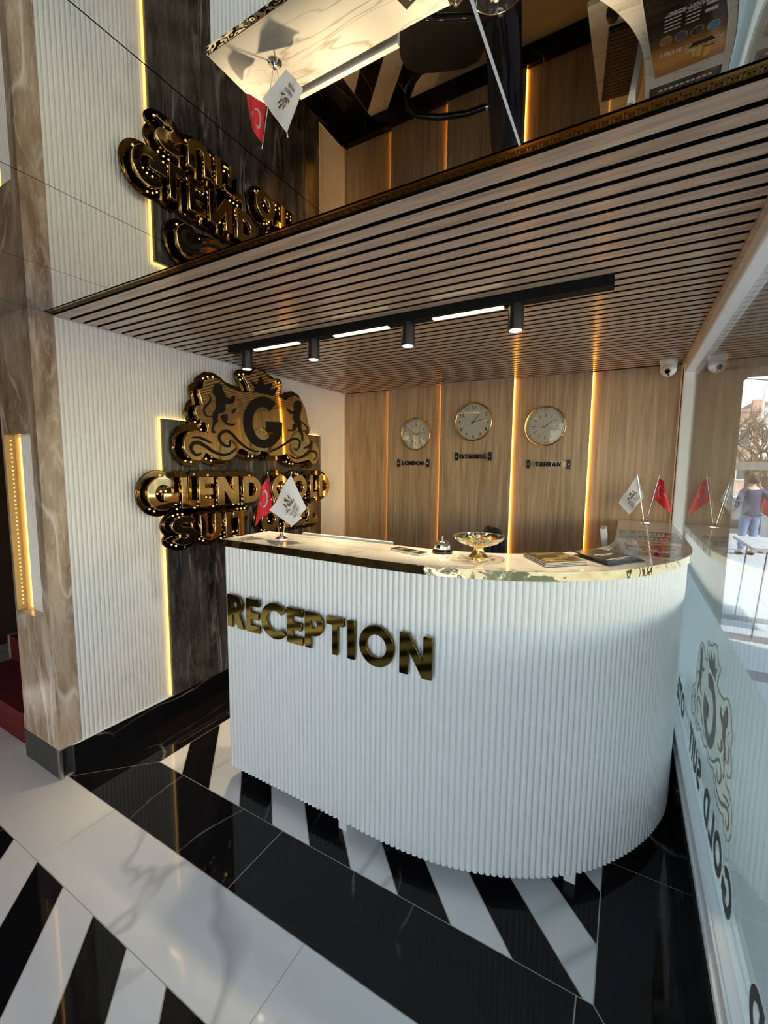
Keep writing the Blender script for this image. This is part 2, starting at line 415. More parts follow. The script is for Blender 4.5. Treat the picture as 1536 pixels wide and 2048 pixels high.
# letter shapes, cap height 1: lists of polygons
def bx(x0, y0, x1, y1): return [(x0, y0), (x1, y0), (x1, y1), (x0, y1)]
def arc(cx, cy, ro, ri, a0, a1, sx=1.0, n=26):
    A = [math.radians(a0 + (a1 - a0) * i / n) for i in range(n + 1)]
    return [(cx + sx * ro * math.cos(a), cy + ro * math.sin(a)) for a in A] + [(cx + sx * ri * math.cos(a), cy + ri * math.sin(a)) for a in A[::-1]]
def glyph(c, t=.2):
    if c == 'I': return [bx(0, 0, t, 1)]
    if c == 'i': return [bx(0, 0, t, .78), bx(0, .86, t, 1.02)]
    if c == 'L': return [bx(0, 0, t, 1), bx(0, 0, .58, t)]
    if c == 'T': return [bx(0, 1 - t, .72, 1), bx(.36 - t / 2, 0, .36 + t / 2, 1)]
    if c == 'E': return [bx(0, 0, t, 1), bx(0, 0, .6, t), bx(0, .5 - t / 2, .56, .5 + t / 2), bx(0, 1 - t, .6, 1)]
    if c == 'H': return [bx(0, 0, t, 1), bx(.75 - t, 0, .75, 1), bx(0, .5 - t / 2, .75, .5 + t / 2)]
    if c == 'N': return [bx(0, 0, t, 1), bx(.8 - t, 0, .8, 1), [(0, 1), (t * 1.1, 1), (.8, 0), (.8 - t * 1.1, 0)]]
    if c == 'A': return [[(0, 0), (t * 1.05, 0), (.42 + t * .35, 1), (.42 - t * .5, 1)], [(.84, 0), (.84 - t * 1.05, 0), (.42 - t * .35, 1), (.42 + t * .5, 1)], bx(.2, .2, .64, .2 + t * .9)]
    if c == 'U': return [bx(0, .36, t, 1), bx(.74 - t, .36, .74, 1), arc(.37, .37, .37, .37 - t, 180, 360)]
    if c == 'O': return [arc(.5, .5, .5, .5 - t, 0, 180), arc(.5, .5, .5, .5 - t, 180, 360)]
    if c == 'C': return [arc(.5, .5, .5, .5 - t, 42, 318)]
    if c == 'G': return [arc(.5, .5, .5, .5 - t, 40, 350), bx(.52, .5 - t * .95, 1.0, .5), bx(1 - t, .18, 1.0, .5)]
    if c == 'D': return [bx(0, 0, t, 1), bx(t / 2, 0, .32, t), bx(t / 2, 1 - t, .32, 1), arc(.31, .5, .5, .5 - t, -90, 90)]
    if c == 'S':
        rm = (1 - t) / 4; ro, ri = rm + t / 2, rm - t / 2
        return [arc(.33, 1 - t / 2 - rm, ro, ri, 25, 275, 1.18), arc(.33, t / 2 + rm, ro, ri, -155, 95, 1.18)]
    bowl = lambda lo, w: [bx(t / 2, lo, w - (1 - lo) / 2, lo + t), bx(t / 2, 1 - t, w - (1 - lo) / 2, 1), arc(w - (1 - lo) / 2 - .005, (1 + lo) / 2, (1 - lo) / 2, (1 - lo) / 2 - t, -90, 90)]
    if c == 'P': return [bx(0, 0, t, 1)] + bowl(.36, .63)
    if c == 'R': return [bx(0, 0, t, 1)] + bowl(.40, .63) + [[(.24, .45), (.24 + t * 1.2, .45), (.68, 0), (.68 - t * 1.2, 0)]]
    if c == 'B': return [bx(0, 0, t, 1)] + bowl(.44, .58) + [[(x, y * .98) for x, y in q] for q in [bx(t / 2, 0, .36, t), arc(.345, .28, .28, .28 - t, -90, 90)]]
    return []
def placed(c, x0, x1, z0, z1, t):
    g = glyph(c, t); A = np.array([p for q in g for p in q]); ax, bxx = A[:, 0].min(), A[:, 0].max(); ay, by = 0.0, 1.0
    return [[(x0 + (x - ax) / (bxx - ax) * (x1 - x0), z0 + (y - ay) / (by - ay) * (z1 - z0)) for x, y in q] for q in g]
def word(s, x0, z0, h, t, gap=.14):
    out, x = [], x0
    for c in s:
        if c == ' ': x += h * .4; continue
        g = glyph(c, t); w = max(p[0] for q in g for p in q)
        out.append((c, [[(x + px * h, z0 + py * h) for px, py in q] for q in g])); x += (w + gap) * h
    return out, x - gap * h
def stroke(pts, w0, w1=None):
    """tapered ribbon polygon along a smoothed line"""
    P = np.array(pts, float); D = []
    for i in range(len(P) - 1):
        a, b, c, d = P[max(i - 1, 0)], P[i], P[i + 1], P[min(i + 2, len(P) - 1)]
        for k in range(6):
            t = k / 6; D.append(.5 * (2 * b + (c - a) * t + (2 * a - 5 * b + 4 * c - d) * t * t + (3 * b - a - 3 * c + d) * t ** 3))
    D.append(P[-1]); D = np.array(D); T = np.gradient(D, axis=0); T /= np.hypot(T[:, 0], T[:, 1])[:, None] + 1e-9
    N = np.stack([-T[:, 1], T[:, 0]], 1); s = np.linspace(0, 1, len(D)); w = w0 * (.35 + .65 * np.sin(PI * np.clip(s * .86 + .1, 0, 1)))
    return [tuple(p) for p in D + N * w[:, None] / 2] + [tuple(p) for p in (D - N * w[:, None] / 2)[::-1]]

# =================================================================== THE SETTING
# ---- floor: slab of grout with every tile laid on it
floor = struct('floor', MB().box(-4.6, .275, -3.2, 3.55, GROUND - .2, -.0012), M_GROUT)
GJ = .0019
def tile(poly, white):
    poly = simplify_conv(poly)
    if len(poly) < 3: return
    cx = sum(p[0] for p in poly) / len(poly); cy = sum(p[1] for p in poly) / len(poly)
    # pull every edge in by the joint
    a = sum(p[0] * q[1] - q[0] * p[1] for p, q in zip(poly, poly[1:] + poly[:1]))
    if abs(a) < .002: return
    if a < 0: poly = poly[::-1]
    q = list(poly)
    for (p0, p1) in zip(poly, poly[1:] + poly[:1]):
        ex, ey = p1[0] - p0[0], p1[1] - p0[1]; L = math.hypot(ex, ey)
        if L < 1e-6: continue
        nx, ny = ey / L, -ex / L
        q = clip(q, nx, ny, nx * p0[0] + ny * p0[1] - GJ)
        if len(q) < 3: return
    o = link('tile', MB().prism(simplify_conv(q), -.012, 0.0), M_FWHITE if white else M_FBLACK, floor)
def simplify_conv(p):
    out = []
    for a in p:
        if not out or math.hypot(a[0] - out[-1][0], a[1] - out[-1][1]) > 1e-4: out.append(a)
    if len(out) > 1 and math.hypot(out[0][0] - out[-1][0], out[0][1] - out[-1][1]) < 1e-4: out.pop()
    return out
FX0, FX1 = -2.05, .006            # zebra field under the desk
YA, YBK, YC = 1.26, .966, .671    # black border, white border
# black border: left, front (two joints), right
tile([(XL, YBK), (FX0, YA), (FX0, 3.39), (XL, 3.39)], False)
for a, b in ((XL, -1.193), (-1.193, -.04), (-.04, .274)):
    p = [(a, YBK), (b, YBK), (b, YA), (a, YA)]
    p = clip(p, -1, (FX0 - XL) / (YA - YBK), -XL + (FX0 - XL) / (YA - YBK) * -YBK * -1) if False else p
    if a == XL: p = [(XL, YBK), (b, YBK), (b, YA), (FX0, YA)]
    if b == .274: p = [(a, YBK), (.274, YBK), (FX1, YA), (a, YA)]
    tile(p, False)
for y0, y1 in ((YBK, 1.80), (1.80, 3.39)):
    tile([(FX1, YA), (.274, YBK), (.274, y1), (FX1, y1)] if y0 == YBK else [(FX1, y0), (.274, y0), (.274, y1), (FX1, y1)], False)
# zebra under the desk
for k in range(-3, 22):
    b0, b1 = -.02 - .2055 * k, -.02 - .2055 * (k + 1)
    for y0, y1 in ((YA, 2.31), (2.31, 3.39)):
        p = rect_clip([(b0, YA), (b1, YA), (b1 - 2.2, YA + 2.2), (b0 - 2.2, YA + 2.2)], FX0, FX1, y0, y1)
        if p: tile(p, k % 2 == 1)
# white border
for a, b in ((-3.0, -1.925), (-1.925, -.827), (-.827, .274)):
    tile([(a, YC), (b, YC), (b, YBK), (a, YBK)], True)
# zebra in front
for k in range(-19, 11):
    b0, b1 = -1.925 + .203 * k, -1.925 + .203 * (k + 1)
    p = rect_clip([(b0, YC), (b1, YC), (b1 + 3.0, YC - 3.0), (b0 + 3.0, YC - 3.0)], -3.0, .274, -2.2, YC)
    if p:
        if k == 3:   # one white stripe is laid in two pieces
            tile(clip(p, -1, -1, 1.214 - .571 + .012), True); tile(clip(p, 1, 1, -1.214 + .571 - .012), True)
        else: tile(p, k % 2 == 1)
for a, b, y0, y1 in ((-4.6, -3.0, -.55, .93), (-4.6, -3.8, .93, 2.2), (-3.8, -3.0, .93, .98), (-4.6, -3.0, -3.2, -.55), (-3.0, -1.4, -3.2, -2.2), (-1.4, .274, -3.2, -2.2)):
    tile([(a, y0), (b, y0), (b, y1), (a, y1)], True)
tile([(-3.0, YBK), (-2.36, YBK), (-2.36, .99), (-3.0, .99)], True)

# ---- ceiling: structural slab, mirror panels in front, wooden slats above the desk
ceil = struct('ceiling', MB().box(-4.6, .34, -.25, 3.6, 2.27, 2.4).box(XL - .01, .262, 1.02, 3.40, H + .014, 2.27).box(-4.6, .3, -.25, 1.0, HM + .012, 2.27), M_GAP)
for i in range(-7, 1):
    x0 = -.241 + .5235 * i; x1 = min(x0 + .5235, .30)
    if i == 0: link('seam_strip', MB().box(x0 - .0022, x0 + .0022, -.22, .998, HM - .0012, HM + .004), M_ALU, ceil)
    link('mirror_panel', MB().box(x0 + .0013, x1 - .0013, -.22, .995, HM, HM + .01), M_MIRROR, ceil)
slat = MB().box(XL + .002, .262, 0, .0425, 0, .014).mesh('slat'); slat.materials.append(M_SLAT); slat.materials.append(M_GAP)
for f_ in slat.polygons: f_.material_index = 0 if f_.normal.z < -.5 else 1
NS = 39
for k in range(NS):
    y = 1.0443 + .0598 * k
    if k == 0:
        w0 = MB().box(XL + .002, .262, 1.0335, 1.0868, H, H + .014).mesh('slat'); w0.materials.append(M_SLAT); w0.materials.append(M_GAP)
        for f_ in w0.polygons: f_.material_index = 0 if f_.normal.z < -.5 else 1
        link('slat', w0, None, ceil)
    else: link('slat', slat, None, ceil, (0, y, H))
link('edge_strip', MB().box(.262, .276, 1.03, 3.40, H - .012, H + .012), M_SLAT, ceil)

# gold greek key trim between mirror and slats
trim = struct('trim_1', MB().box(XL, .29, .999, 1.0285, HM - .0022, H + .02), M_TRIMG)
kb = MB(); u = .0225
for k in range(int((.28 - XL) / u)):
    x = XL + k * u; s = .0026; z0, z1 = HM - .0036, HM - .0021
    for (a, b, c, d) in ((0, .0205, .003, .0052), (0, .0026, .003, .020), (0, .018, .0178, .020), (.0154, .018, .009, .020), (.0065, .018, .009, .0112), (.0065, .0091, .009, .0152), (.0091, .0125, .013, .0152)):
        kb.box(x + a, x + b, 1.006 + c, 1.006 + d, z0, z1)
tag(link('key_pattern', kb, M_TRIMD, trim), 'engraved key pattern', None, None, 'stuff')

# ---- back wall: five oak boards stepped towards the middle, led strips in the steps
wb = struct('wall_back', MB().box(-2.5, .34, 3.425, 3.6, -.1, 2.4), M_GAP)
BX = [-2.342, -1.872, -1.366, -.781, -.2485, .262]; BY = [3.394, 3.372, 3.350, 3.372, 3.394]
for i in range(5):
    link('wood_panel', MB().box(BX[i], BX[i + 1], BY[i], BY[i] + .016, .13, H), M_OAK, wb)
    if i in (1, 2): link('led_strip', MB().box(BX[i] + .001, BX[i] + .005, BY[i] + .016, BY[i] + .0215, .135, H - .002), M_LEDB, wb)
    if i in (2, 3): link('led_strip', MB().box(BX[i + 1] - .003, BX[i + 1] + .0035, BY[i] + .012, BY[i] + .0215, .135, H - .002), M_LEDA, wb)
struct('baseboard_back', MB().box(-2.34, .262, 3.335, 3.425, 0, .13), M_BBASE)

# ---- left wall: ribbed white cladding on a black skirting
wl = struct('wall_left', MB().box(-2.55, XL - .006, 1.036, 3.6, 0, 2.4), M_RIB)
hp = [( -.0102, -.001)] + [(-.0102 * math.cos(PI * i / 8), .009 * math.sin(PI * i / 8)) for i in range(9)] + [(.0102, -.001)]
def rib_mesh(z0, z1, name):
    mb = MB(); n = len(hp)
    mb.v = [(d, s, z) for z in (z0, z1) for s, d in hp]       # d: proud along +x, s: along +y
    mb.f = [(i, i + 1, n + i + 1, n + i) for i in range(n - 1)] + [tuple(range(n))[::-1], tuple(range(n, 2 * n))]
    return smooth(mb.mesh(name), 60)
hp = [(s_, d_ * .55 if d_ > 0 else d_) for s_, d_ in hp]
rw = rib_mesh(.155, H - .003, 'rib'); rw.materials.append(M_RIB)
for k in range(108):
    link('rib', rw, None, wl, (XL - .006, 1.0475 + .0217 * k, 0))
bl = struct('baseboard_left', MB().box(-2.5, XL + .003, 1.0, 3.335, 0, .148), M_BBASE)
link('corner_profile', MB().box(XL - .02, XL + .004, .934, .946, 0, .152).box(XL - .02, XL + .004, .99, .998, 0, .152).box(XL - .02, XL + .002, .946, .99, .148, .154), M_STEEL, bl)
link('cap_strip', MB().box(XL - .02, XL + .004, .99, 3.33, .148, .154), M_ALU, bl)

# ---- brown marble pillar with a lit niche in its side
px0, px1 = -2.705, XL; ny0, ny1, nz0, nz1 = -2.685, -2.405, .805, 1.692; M_LEDN = emis('soft amber led', (1.0, .50, .08), 3.2)
pil = struct('pillar', MB().box(px0, px1, 1.0, 1.036, .15, HM).box(px0, ny0, .937, 1.0, .15, HM).box(ny1, px1, .937, 1.0, .15, HM)
             .box(ny0, ny1, .937, 1.0, .15, nz0).box(ny0, ny1, .937, 1.0, nz1, HM).box(px0, -2.36, 1.036, 1.25, .0, HM), M_BROWN)
link('plinth', MB().box(px0 - .004, XL - .02, .934, 1.03, 0, .15), mat('dark plinth', (.03, .032, .032), .25), pil)
nb = MB().box(ny0 + .04, ny1, .9885, .998, nz0, nz1)
for k in range(13): nb.prism([(ny0 + .058 + k * .0166 + .0073 * (1 - math.cos(PI * i / 8)), .990 - .0085 * math.sin(PI * i / 8)) for i in range(9)], nz0, nz1)
tag(link('niche_ribs', nb, M_RIB, pil), 'ribbed back of the lit niche', None, None, 'stuff')
link('led_channel', MB().box(ny0, ny0 + .003, .937, .998, nz0, nz1).box(ny0 + .034, ny0 + .038, .968, .998, nz0, nz1), mat('amber acrylic', (.75, .48, .17), .25), pil)
link('led_strip', MB().box(ny0 + .039, ny0 + .043, .984, .997, nz0 + .01, nz1 - .01), M_LEDN, pil)
db = MB()
for k in range(40): db.ball((ny0 + .005, .962, nz0 + .03 + k * .0213), .0034, 6, 4)
tag(link('led_dots', db, M_DOT, pil), 'row of led dots', None, None, 'stuff')

# ---- unseen lobby walls added to block light on the left; entrance open at right
M_LOBBY = mat('brown lobby wall', (.16, .115, .08), .45)
struct('wall_blocker', MB().box(-4.7, -1.25, -1.55, -1.40, 0, 2.4), M_LOBBY)
struct('ceiling_blocker', MB().box(-4.7, -1.1, -1.55, -.25, 2.24, 2.4), M_LOBBY)
struct('wall_lobby', MB().box(-4.75, -4.6, -1.55, 1.2, 0, 2.4), M_LOBBY)

# ---- stairwell behind the pillar
struct('wall_stairwell', MB().box(-4.7, -4.6, -.25, 4.2, -.3, 3.2).box(-4.7, -2.36, 4.1, 4.2, -.3, 3.2).box(-2.56, -2.36, 3.0, 4.2, -.3, 3.2), mat('dark brown wall', (.035, .018, .010), .5))
st = thing('staircase', 'beige marble stairs with a dark red runner climbing behind the brown marble pillar', 'stairs', (-3.3, 1.3, 0))
M_BEIGE = marble('beige stair marble', (.45, .38, .29), (.55, .47, .37), (.30, .24, .18), .25, 2, .03, .5)
for k in range(7):
    y = .98 + .27 * k
    part('step', MB().box(-3.78, -2.72, y, y + .30, 0 if k == 0 else .17 * k - .02, .17 * (k + 1)), M_BEIGE, st)
part('carpet_runner', MB().prism([(.972, 0)] + [c for k in range(7) for c in ((.972 + .27 * k, .17 * (k + 1) + .006), (.972 + .27 * (k + 1), .17 * (k + 1) + .006))] + [(.972 + .27 * 7, .17 * 7 - .02), (.99 + .27 * 6, .17 * 6 - .03)] + [c for k in range(5, -1, -1) for c in ((.985 + .27 * (k + 1), .17 * (k + 1) - .02), (.985 + .27 * k + .02, .17 * (k + 1) - .02))] + [(.98, 0)], -3.72, -2.84).map(lambda u_, v_, w_: (w_, u_, v_)), M_CARPET, st)
for k in range(4):
    part('wire_rail', MB().tube([(-2.78, .99, .42 + .16 * k), (-2.78, 2.6, 1.42 + .16 * k)], .006, 8), M_STEEL, st, True)
part('newel_post', MB().box(-2.80, -2.76, .99, 1.03, .17, 1.06), M_STEEL, st)

# ---- right side: window in a white aluminium frame on a black plinth
win = struct('window_1', MB().box(XR, .34, -.6, 3.40, .172, .30).box(XR, .36, -.6, 3.42, 2.165, 2.26).box(.272, .335, 3.335, 3.40, .17, 2.26).box(.262, .278, 3.36, 3.40, .0, 2.23), M_ALU)
bevel(win, .006)
link('glazing_bead', MB().box(XR - .006, XR, -.6, 3.335, .30, .318).box(XR - .006, XR, -.6, 3.335, .225, .232).box(.268, XR, 3.36, 3.37, .18, 2.2), M_ALU, win)
link('plinth', MB().box(.268, .36, -.6, 3.42, GROUND, .172), M_BBASE, win)
link('pane', MB().box(.302, .308, -.6, 3.34, .29, 2.17), M_PANE, win)
link('frosted_film', MB().box(.3085, .3092, -.6, 3.335, .30, 1.022), M_FILM, win)

# ---- crest outlines shared by the wall crest and the window print (y, z in metres on the wall)
CREST_POLY = {'plate': [(1.762,2.011),(1.77,2.048),(1.809,2.077),(1.858,2.084),(1.896,2.07),(1.925,2.05),(1.951,2.042),(2.035,2.031),(2.12,2.038),(2.127,2.062),(2.11,2.104),(2.077,2.145),(2.136,2.153),(2.164,2.188),(2.197,2.21),(2.232,2.206),(2.277,2.195),(2.302,2.168),(2.355,2.16),(2.378,2.144),(2.435,2.153),(2.388,2.055),(2.415,2.047),(2.475,2.033),(2.522,2.064),(2.587,2.083),(2.641,2.068),(2.678,2.021),(2.697,1.979),(2.711,1.9),(2.734,1.85),(2.721,1.819),(2.7,1.803),(2.752,1.747),(2.807,1.727),(2.833,1.69),(2.824,1.628),(2.793,1.585),(2.742,1.582),(2.71,1.614),(2.629,1.599),(2.562,1.585),(2.504,1.605),(2.453,1.653),(2.377,1.636),(2.286,1.633),(2.254,1.658),(2.192,1.664),(2.184,1.641),(2.147,1.63),(2.088,1.646),(2.024,1.674),(1.996,1.665),(1.975,1.631),(1.921,1.598),(1.861,1.591),(1.798,1.607),(1.74,1.639),(1.727,1.612),(1.697,1.587),(1.652,1.592),(1.622,1.614),(1.606,1.651),(1.615,1.706),(1.639,1.738),(1.684,1.753),(1.736,1.746),(1.769,1.741),(1.779,1.79),(1.775,1.815),(1.735,1.819),(1.707,1.837),(1.694,1.864),(1.709,1.899),(1.748,1.915),(1.737,1.958),(1.729,1.999)],'lion_a': [(1.835,2.048),(1.871,2.063),(1.896,2.052),(1.891,2.032),(1.905,2.014),(1.919,1.984),(1.948,1.979),(1.966,1.996),(1.984,2.005),(1.991,1.991),(1.978,1.956),(1.94,1.943),(1.906,1.935),(1.91,1.907),(1.89,1.887),(1.851,1.871),(1.842,1.847),(1.845,1.824),(1.813,1.795),(1.808,1.772),(1.83,1.752),(1.795,1.75),(1.793,1.774),(1.804,1.803),(1.81,1.826),(1.802,1.851),(1.814,1.878),(1.841,1.91),(1.837,1.938),(1.841,1.967),(1.818,1.997),(1.826,2.027)],'paw_a': [(1.867,1.861),(1.893,1.878),(1.922,1.873),(1.92,1.849),(1.91,1.826),(1.939,1.82),(1.983,1.826),(1.973,1.812),(1.95,1.807),(1.906,1.811),(1.89,1.827),(1.874,1.843)],'tongue': [(1.951,1.901),(1.989,1.923),(1.997,1.917),(1.97,1.889)],'lion_b': [(2.57,2.046),(2.608,2.062),(2.641,2.048),(2.652,2.01),(2.631,1.972),(2.618,1.927),(2.633,1.885),(2.629,1.842),(2.651,1.8),(2.649,1.754),(2.622,1.753),(2.63,1.791),(2.601,1.825),(2.58,1.866),(2.554,1.892),(2.534,1.918),(2.549,1.948),(2.517,1.945),(2.482,1.968),(2.472,1.986),(2.5,1.979),(2.536,1.966),(2.56,1.985),(2.551,2.012)],'paw_b': [(2.535,1.873),(2.572,1.88),(2.578,1.852),(2.55,1.82),(2.482,1.814),(2.475,1.828),(2.532,1.835)],'crown': [(2.154,2.05),(2.166,2.085),(2.119,2.13),(2.19,2.108),(2.23,2.175),(2.259,2.12),(2.345,2.15),(2.313,2.092),(2.397,2.123),(2.343,2.051),(2.246,2.055)],'big_g': [(2.363,2.006),(2.334,2.022),(2.303,2.032),(2.27,2.036),(2.236,2.034),(2.203,2.027),(2.171,2.015),(2.141,1.999),(2.114,1.978),(2.092,1.953),(2.073,1.926),(2.059,1.898),(2.051,1.868),(2.047,1.838),(2.05,1.808),(2.057,1.779),(2.07,1.753),(2.087,1.73),(2.11,1.71),(2.136,1.694),(2.165,1.683),(2.198,1.678),(2.231,1.678),(2.265,1.683),(2.299,1.695),(2.331,1.712),(2.36,1.734),(2.385,1.76),(2.405,1.79),(2.409,1.742),(2.419,1.876),(2.255,1.865),(2.253,1.795),(2.323,1.79),(2.304,1.785),(2.288,1.766),(2.27,1.752),(2.25,1.741),(2.229,1.736),(2.208,1.735),(2.188,1.74),(2.17,1.749),(2.154,1.762),(2.142,1.78),(2.133,1.8),(2.128,1.821),(2.128,1.844),(2.131,1.868),(2.138,1.89),(2.15,1.911),(2.164,1.929),(2.181,1.944),(2.2,1.956),(2.221,1.962),(2.242,1.964),(2.262,1.961),(2.281,1.953),(2.298,1.94)]}
CREST_STROKE = {'tail_a': ([(1.807,1.852),(1.77,1.848),(1.748,1.873),(1.758,1.905),(1.788,1.931),(1.801,1.961),(1.789,1.979)],14),'tail_b': ([(2.628,1.906),(2.684,1.875),(2.715,1.841),(2.678,1.834)],12),'s1': ([(1.708,1.625),(1.678,1.613),(1.652,1.63),(1.642,1.658),(1.662,1.683),(1.701,1.686),(1.752,1.663),(1.799,1.637),(1.87,1.62),(1.93,1.635),(1.976,1.666)],24),'s2': ([(1.651,1.713),(1.702,1.718),(1.747,1.705),(1.791,1.687)],16),'s3': ([(1.928,1.713),(1.923,1.678),(1.886,1.68),(1.852,1.706),(1.849,1.738),(1.875,1.763),(1.912,1.772),(1.956,1.751),(1.994,1.717),(2.056,1.677),(2.122,1.655),(2.174,1.654)],22),'s4': ([(2.282,1.656),(2.339,1.675),(2.418,1.708),(2.491,1.746),(2.554,1.764),(2.603,1.751),(2.599,1.709),(2.564,1.679),(2.53,1.692)],18),'s5': ([(2.489,1.64),(2.53,1.617),(2.607,1.622),(2.687,1.661),(2.746,1.678),(2.8,1.665),(2.806,1.627),(2.757,1.603)],18),'s6': ([(2.653,1.697),(2.711,1.714),(2.758,1.743)],20),'s7': ([(2.113,1.912),(2.074,1.858),(2.068,1.808),(2.1,1.748),(2.14,1.703)],12)}

# =================================================================== THE RECEPTION DESK
PP = [(-1.64, 1.37), (-1.3, 1.37), (-1.0, 1.368), (-.78, 1.366), (-.63, 1.374), (-.49, 1.398), (-.317, 1.455), (-.158, 1.545), (-.005, 1.678), (.130, 1.87), (.215, 2.067), (.250, 2.25), (.258, 2.42), (.258, 2.7), (.258, 3.0), (.258, 3.385)]
def dense(P, n=14):
    P = np.array(P, float); out = []
    for i in range(len(P) - 1):
        a, b, c, d = (2 * P[0] - P[1] if i == 0 else P[i - 1]), P[i], P[i + 1], P[min(i + 2, len(P) - 1)]
        for k in range(n):
            t = k / n; out.append(.5 * (2 * b + (c - a) * t + (2 * a - 5 * b + 4 * c - d) * t * t + (3 * b - a - 3 * c + d) * t ** 3))
    out.append(P[-1]); return np.array(out)
DP = dense(PP); DS = np.concatenate([[0], np.cumsum(np.hypot(*np.diff(DP, axis=0).T))]); DTN = np.gradient(DP, axis=0); DTN /= np.hypot(*DTN.T)[:, None]
def path(s): return np.array([np.interp(s, DS, DP[:, 0]), np.interp(s, DS, DP[:, 1])])
def tang(s):
    t = np.array([np.interp(s, DS, DTN[:, 0]), np.interp(s, DS, DTN[:, 1])]); return t / np.hypot(*t)
def offs(o, n=110, s0=0.0, s1=None):      # o > 0 is towards the customer
    out = []
    for s in np.linspace(s0, DS[-1] if s1 is None else s1, n):
        t = tang(s); p = path(s); out.append((p[0] + t[1] * o, p[1] - t[0] * o))
    return out
def band(o1, o0, z0, z1, n=110, s0=0.0, s1=None):
    a, b = offs(o1, n, s0, s1), offs(o0, n, s0, s1); mb = MB(); N = len(a)
    mb.v = [(x, y, z) for L in (a, b) for z in (z0, z1) for x, y in L]
    F = []
    for i in range(N - 1):
        F += [(i, i + 1, N + i + 1, N + i), (2 * N + i + 1, 2 * N + i, 3 * N + i, 3 * N + i + 1), (N + i, N + i + 1, 3 * N + i + 1, 3 * N + i), (i + 1, i, 2 * N + i, 2 * N + i + 1)]
    F += [(0, N, 3 * N, 2 * N), (N - 1, 3 * N - 1, 4 * N - 1, 2 * N - 1)]
    mb.f = F; return mb
desk = thing('reception_desk', 'curved white ribbed reception desk with marble counter, gold edge and RECEPTION lettering', 'reception desk', (-.9, 1.52, 0))
WY = 3.335
SW = DS[-1] - (3.385 - WY)
part('front_panel', band(-.008, -.03, .068, 1.178, s1=SW), mat('desk board', (.78, .78, .78), .4), desk, True)
part('countertop', band(.012, -.292, 1.178, DT, s1=SW), M_COUNT, desk, True)
part('gold_edge', band(.015, .0121, 1.177, DT - .0005, 160, s1=SW).box(-1.644, -1.6405, 1.357, 1.661, 1.177, DT - .0005), M_EDGE, desk, True)
part('end_panel', MB().box(-1.636, -1.615, 1.372, 1.655, .068, 1.178), M_RIB, desk)
part('inner_panel', band(-.262, -.28, .05, 1.178, s1=2.55), M_BLK, desk, True)
part('worktop', band(-.03, -.255, .735, .76, s1=2.4).prism([(-.295, 2.42), (-.02, 2.42), (.22, 2.42), (.22, 3.33), (-.27, 3.33)], .735, .76), M_COUNT, desk)
part('pedestal', MB().box(-.27, .20, 2.75, 3.32, .03, .735), mat('pedestal board', (.05, .045, .04), .4), desk)
RP = .0232; hp = [(-.0109, -.001)] + [(-.0109 * math.cos(PI * i / 10), .0105 * math.sin(PI * i / 10)) for i in range(11)] + [(.0109, -.001)]
rd = rib_mesh(.065, 1.177, 'rib'); rd.materials.append(M_DRIB)
for k in range(int((SW - .02) / RP)):
    s = .014 + RP * k; p = path(s); t = tang(s)
    o = link('rib', rd, None, desk, (p[0] + t[1] * -.008 + .9, p[1] - t[0] * -.008 - 1.52, 0)); o.rotation_euler = (0, 0, math.atan2(-t[0], t[1]))
for s in (.14, .665, 1.63, 2.4, 3.05):
    p = path(s); t = tang(s)
    if s < .2: p = p + np.array([0, .12])
    part('foot', MB().box(p[0] - .02 - t[1] * .045, p[0] + .02 - t[1] * .045, p[1] - .02 + t[0] * .045, p[1] + .02 + t[0] * .045, 0, .068), M_WHITE, desk)
RX = [(-1.5964, -1.4914), (-1.4752, -1.3933), (-1.3816, -1.238), (-1.2289, -1.1444), (-1.1306, -1.0364), (-1.0196, -.9355), (-.9165, -.8849), (-.8615, -.7109), (-.6863, -.5596)]
for c, (a, b) in zip('RECEPTION', RX):
    d = .003 if c in 'CO' else 0
    me = fill(outline(placed(c, a, b, .8035 - d, .9565 + d, .205), 0, .0022), .012, .0015)
    part('letter', remap(me, on_front(1.354)), M_DGOLD, desk, label='dark gold mirror letter ' + c)

# =================================================================== DARK MARBLE PANEL, CREST AND HOTEL LETTERING ON THE LEFT WALL
P0, P1, Q0, Q1 = 1.527, 2.967, .165, 1.815
pn = thing('marble_panel', 'dark veined marble wall panel edged by a yellow light strip', 'wall panel', (XL, 2.25, 1.0))
part('slab', MB().box(XL + .012, XL + .034, P0, P1, Q0, Q1), M_PANEL, pn)
lb = MB(); e = .006
lb.box(XL + .001, XL + .012, P0 - e, P0 + .004, Q0, Q1 + e).box(XL + .001, XL + .012, P1 - .004, P1 + e, Q0, Q1 + e).box(XL + .001, XL + .012, P0, P1, Q1 - .004, Q1 + e)
part('led_strip', lb, M_LEDY, pn)
db = MB()
for k in range(88): db.ball((XL + .022, P0 + .02 + k * .0162, Q0 - .001), .0034, 6, 4)
part('led_dots', db, M_DOT, pn, kind='stuff', label='row of tiny led dots along the bottom edge')

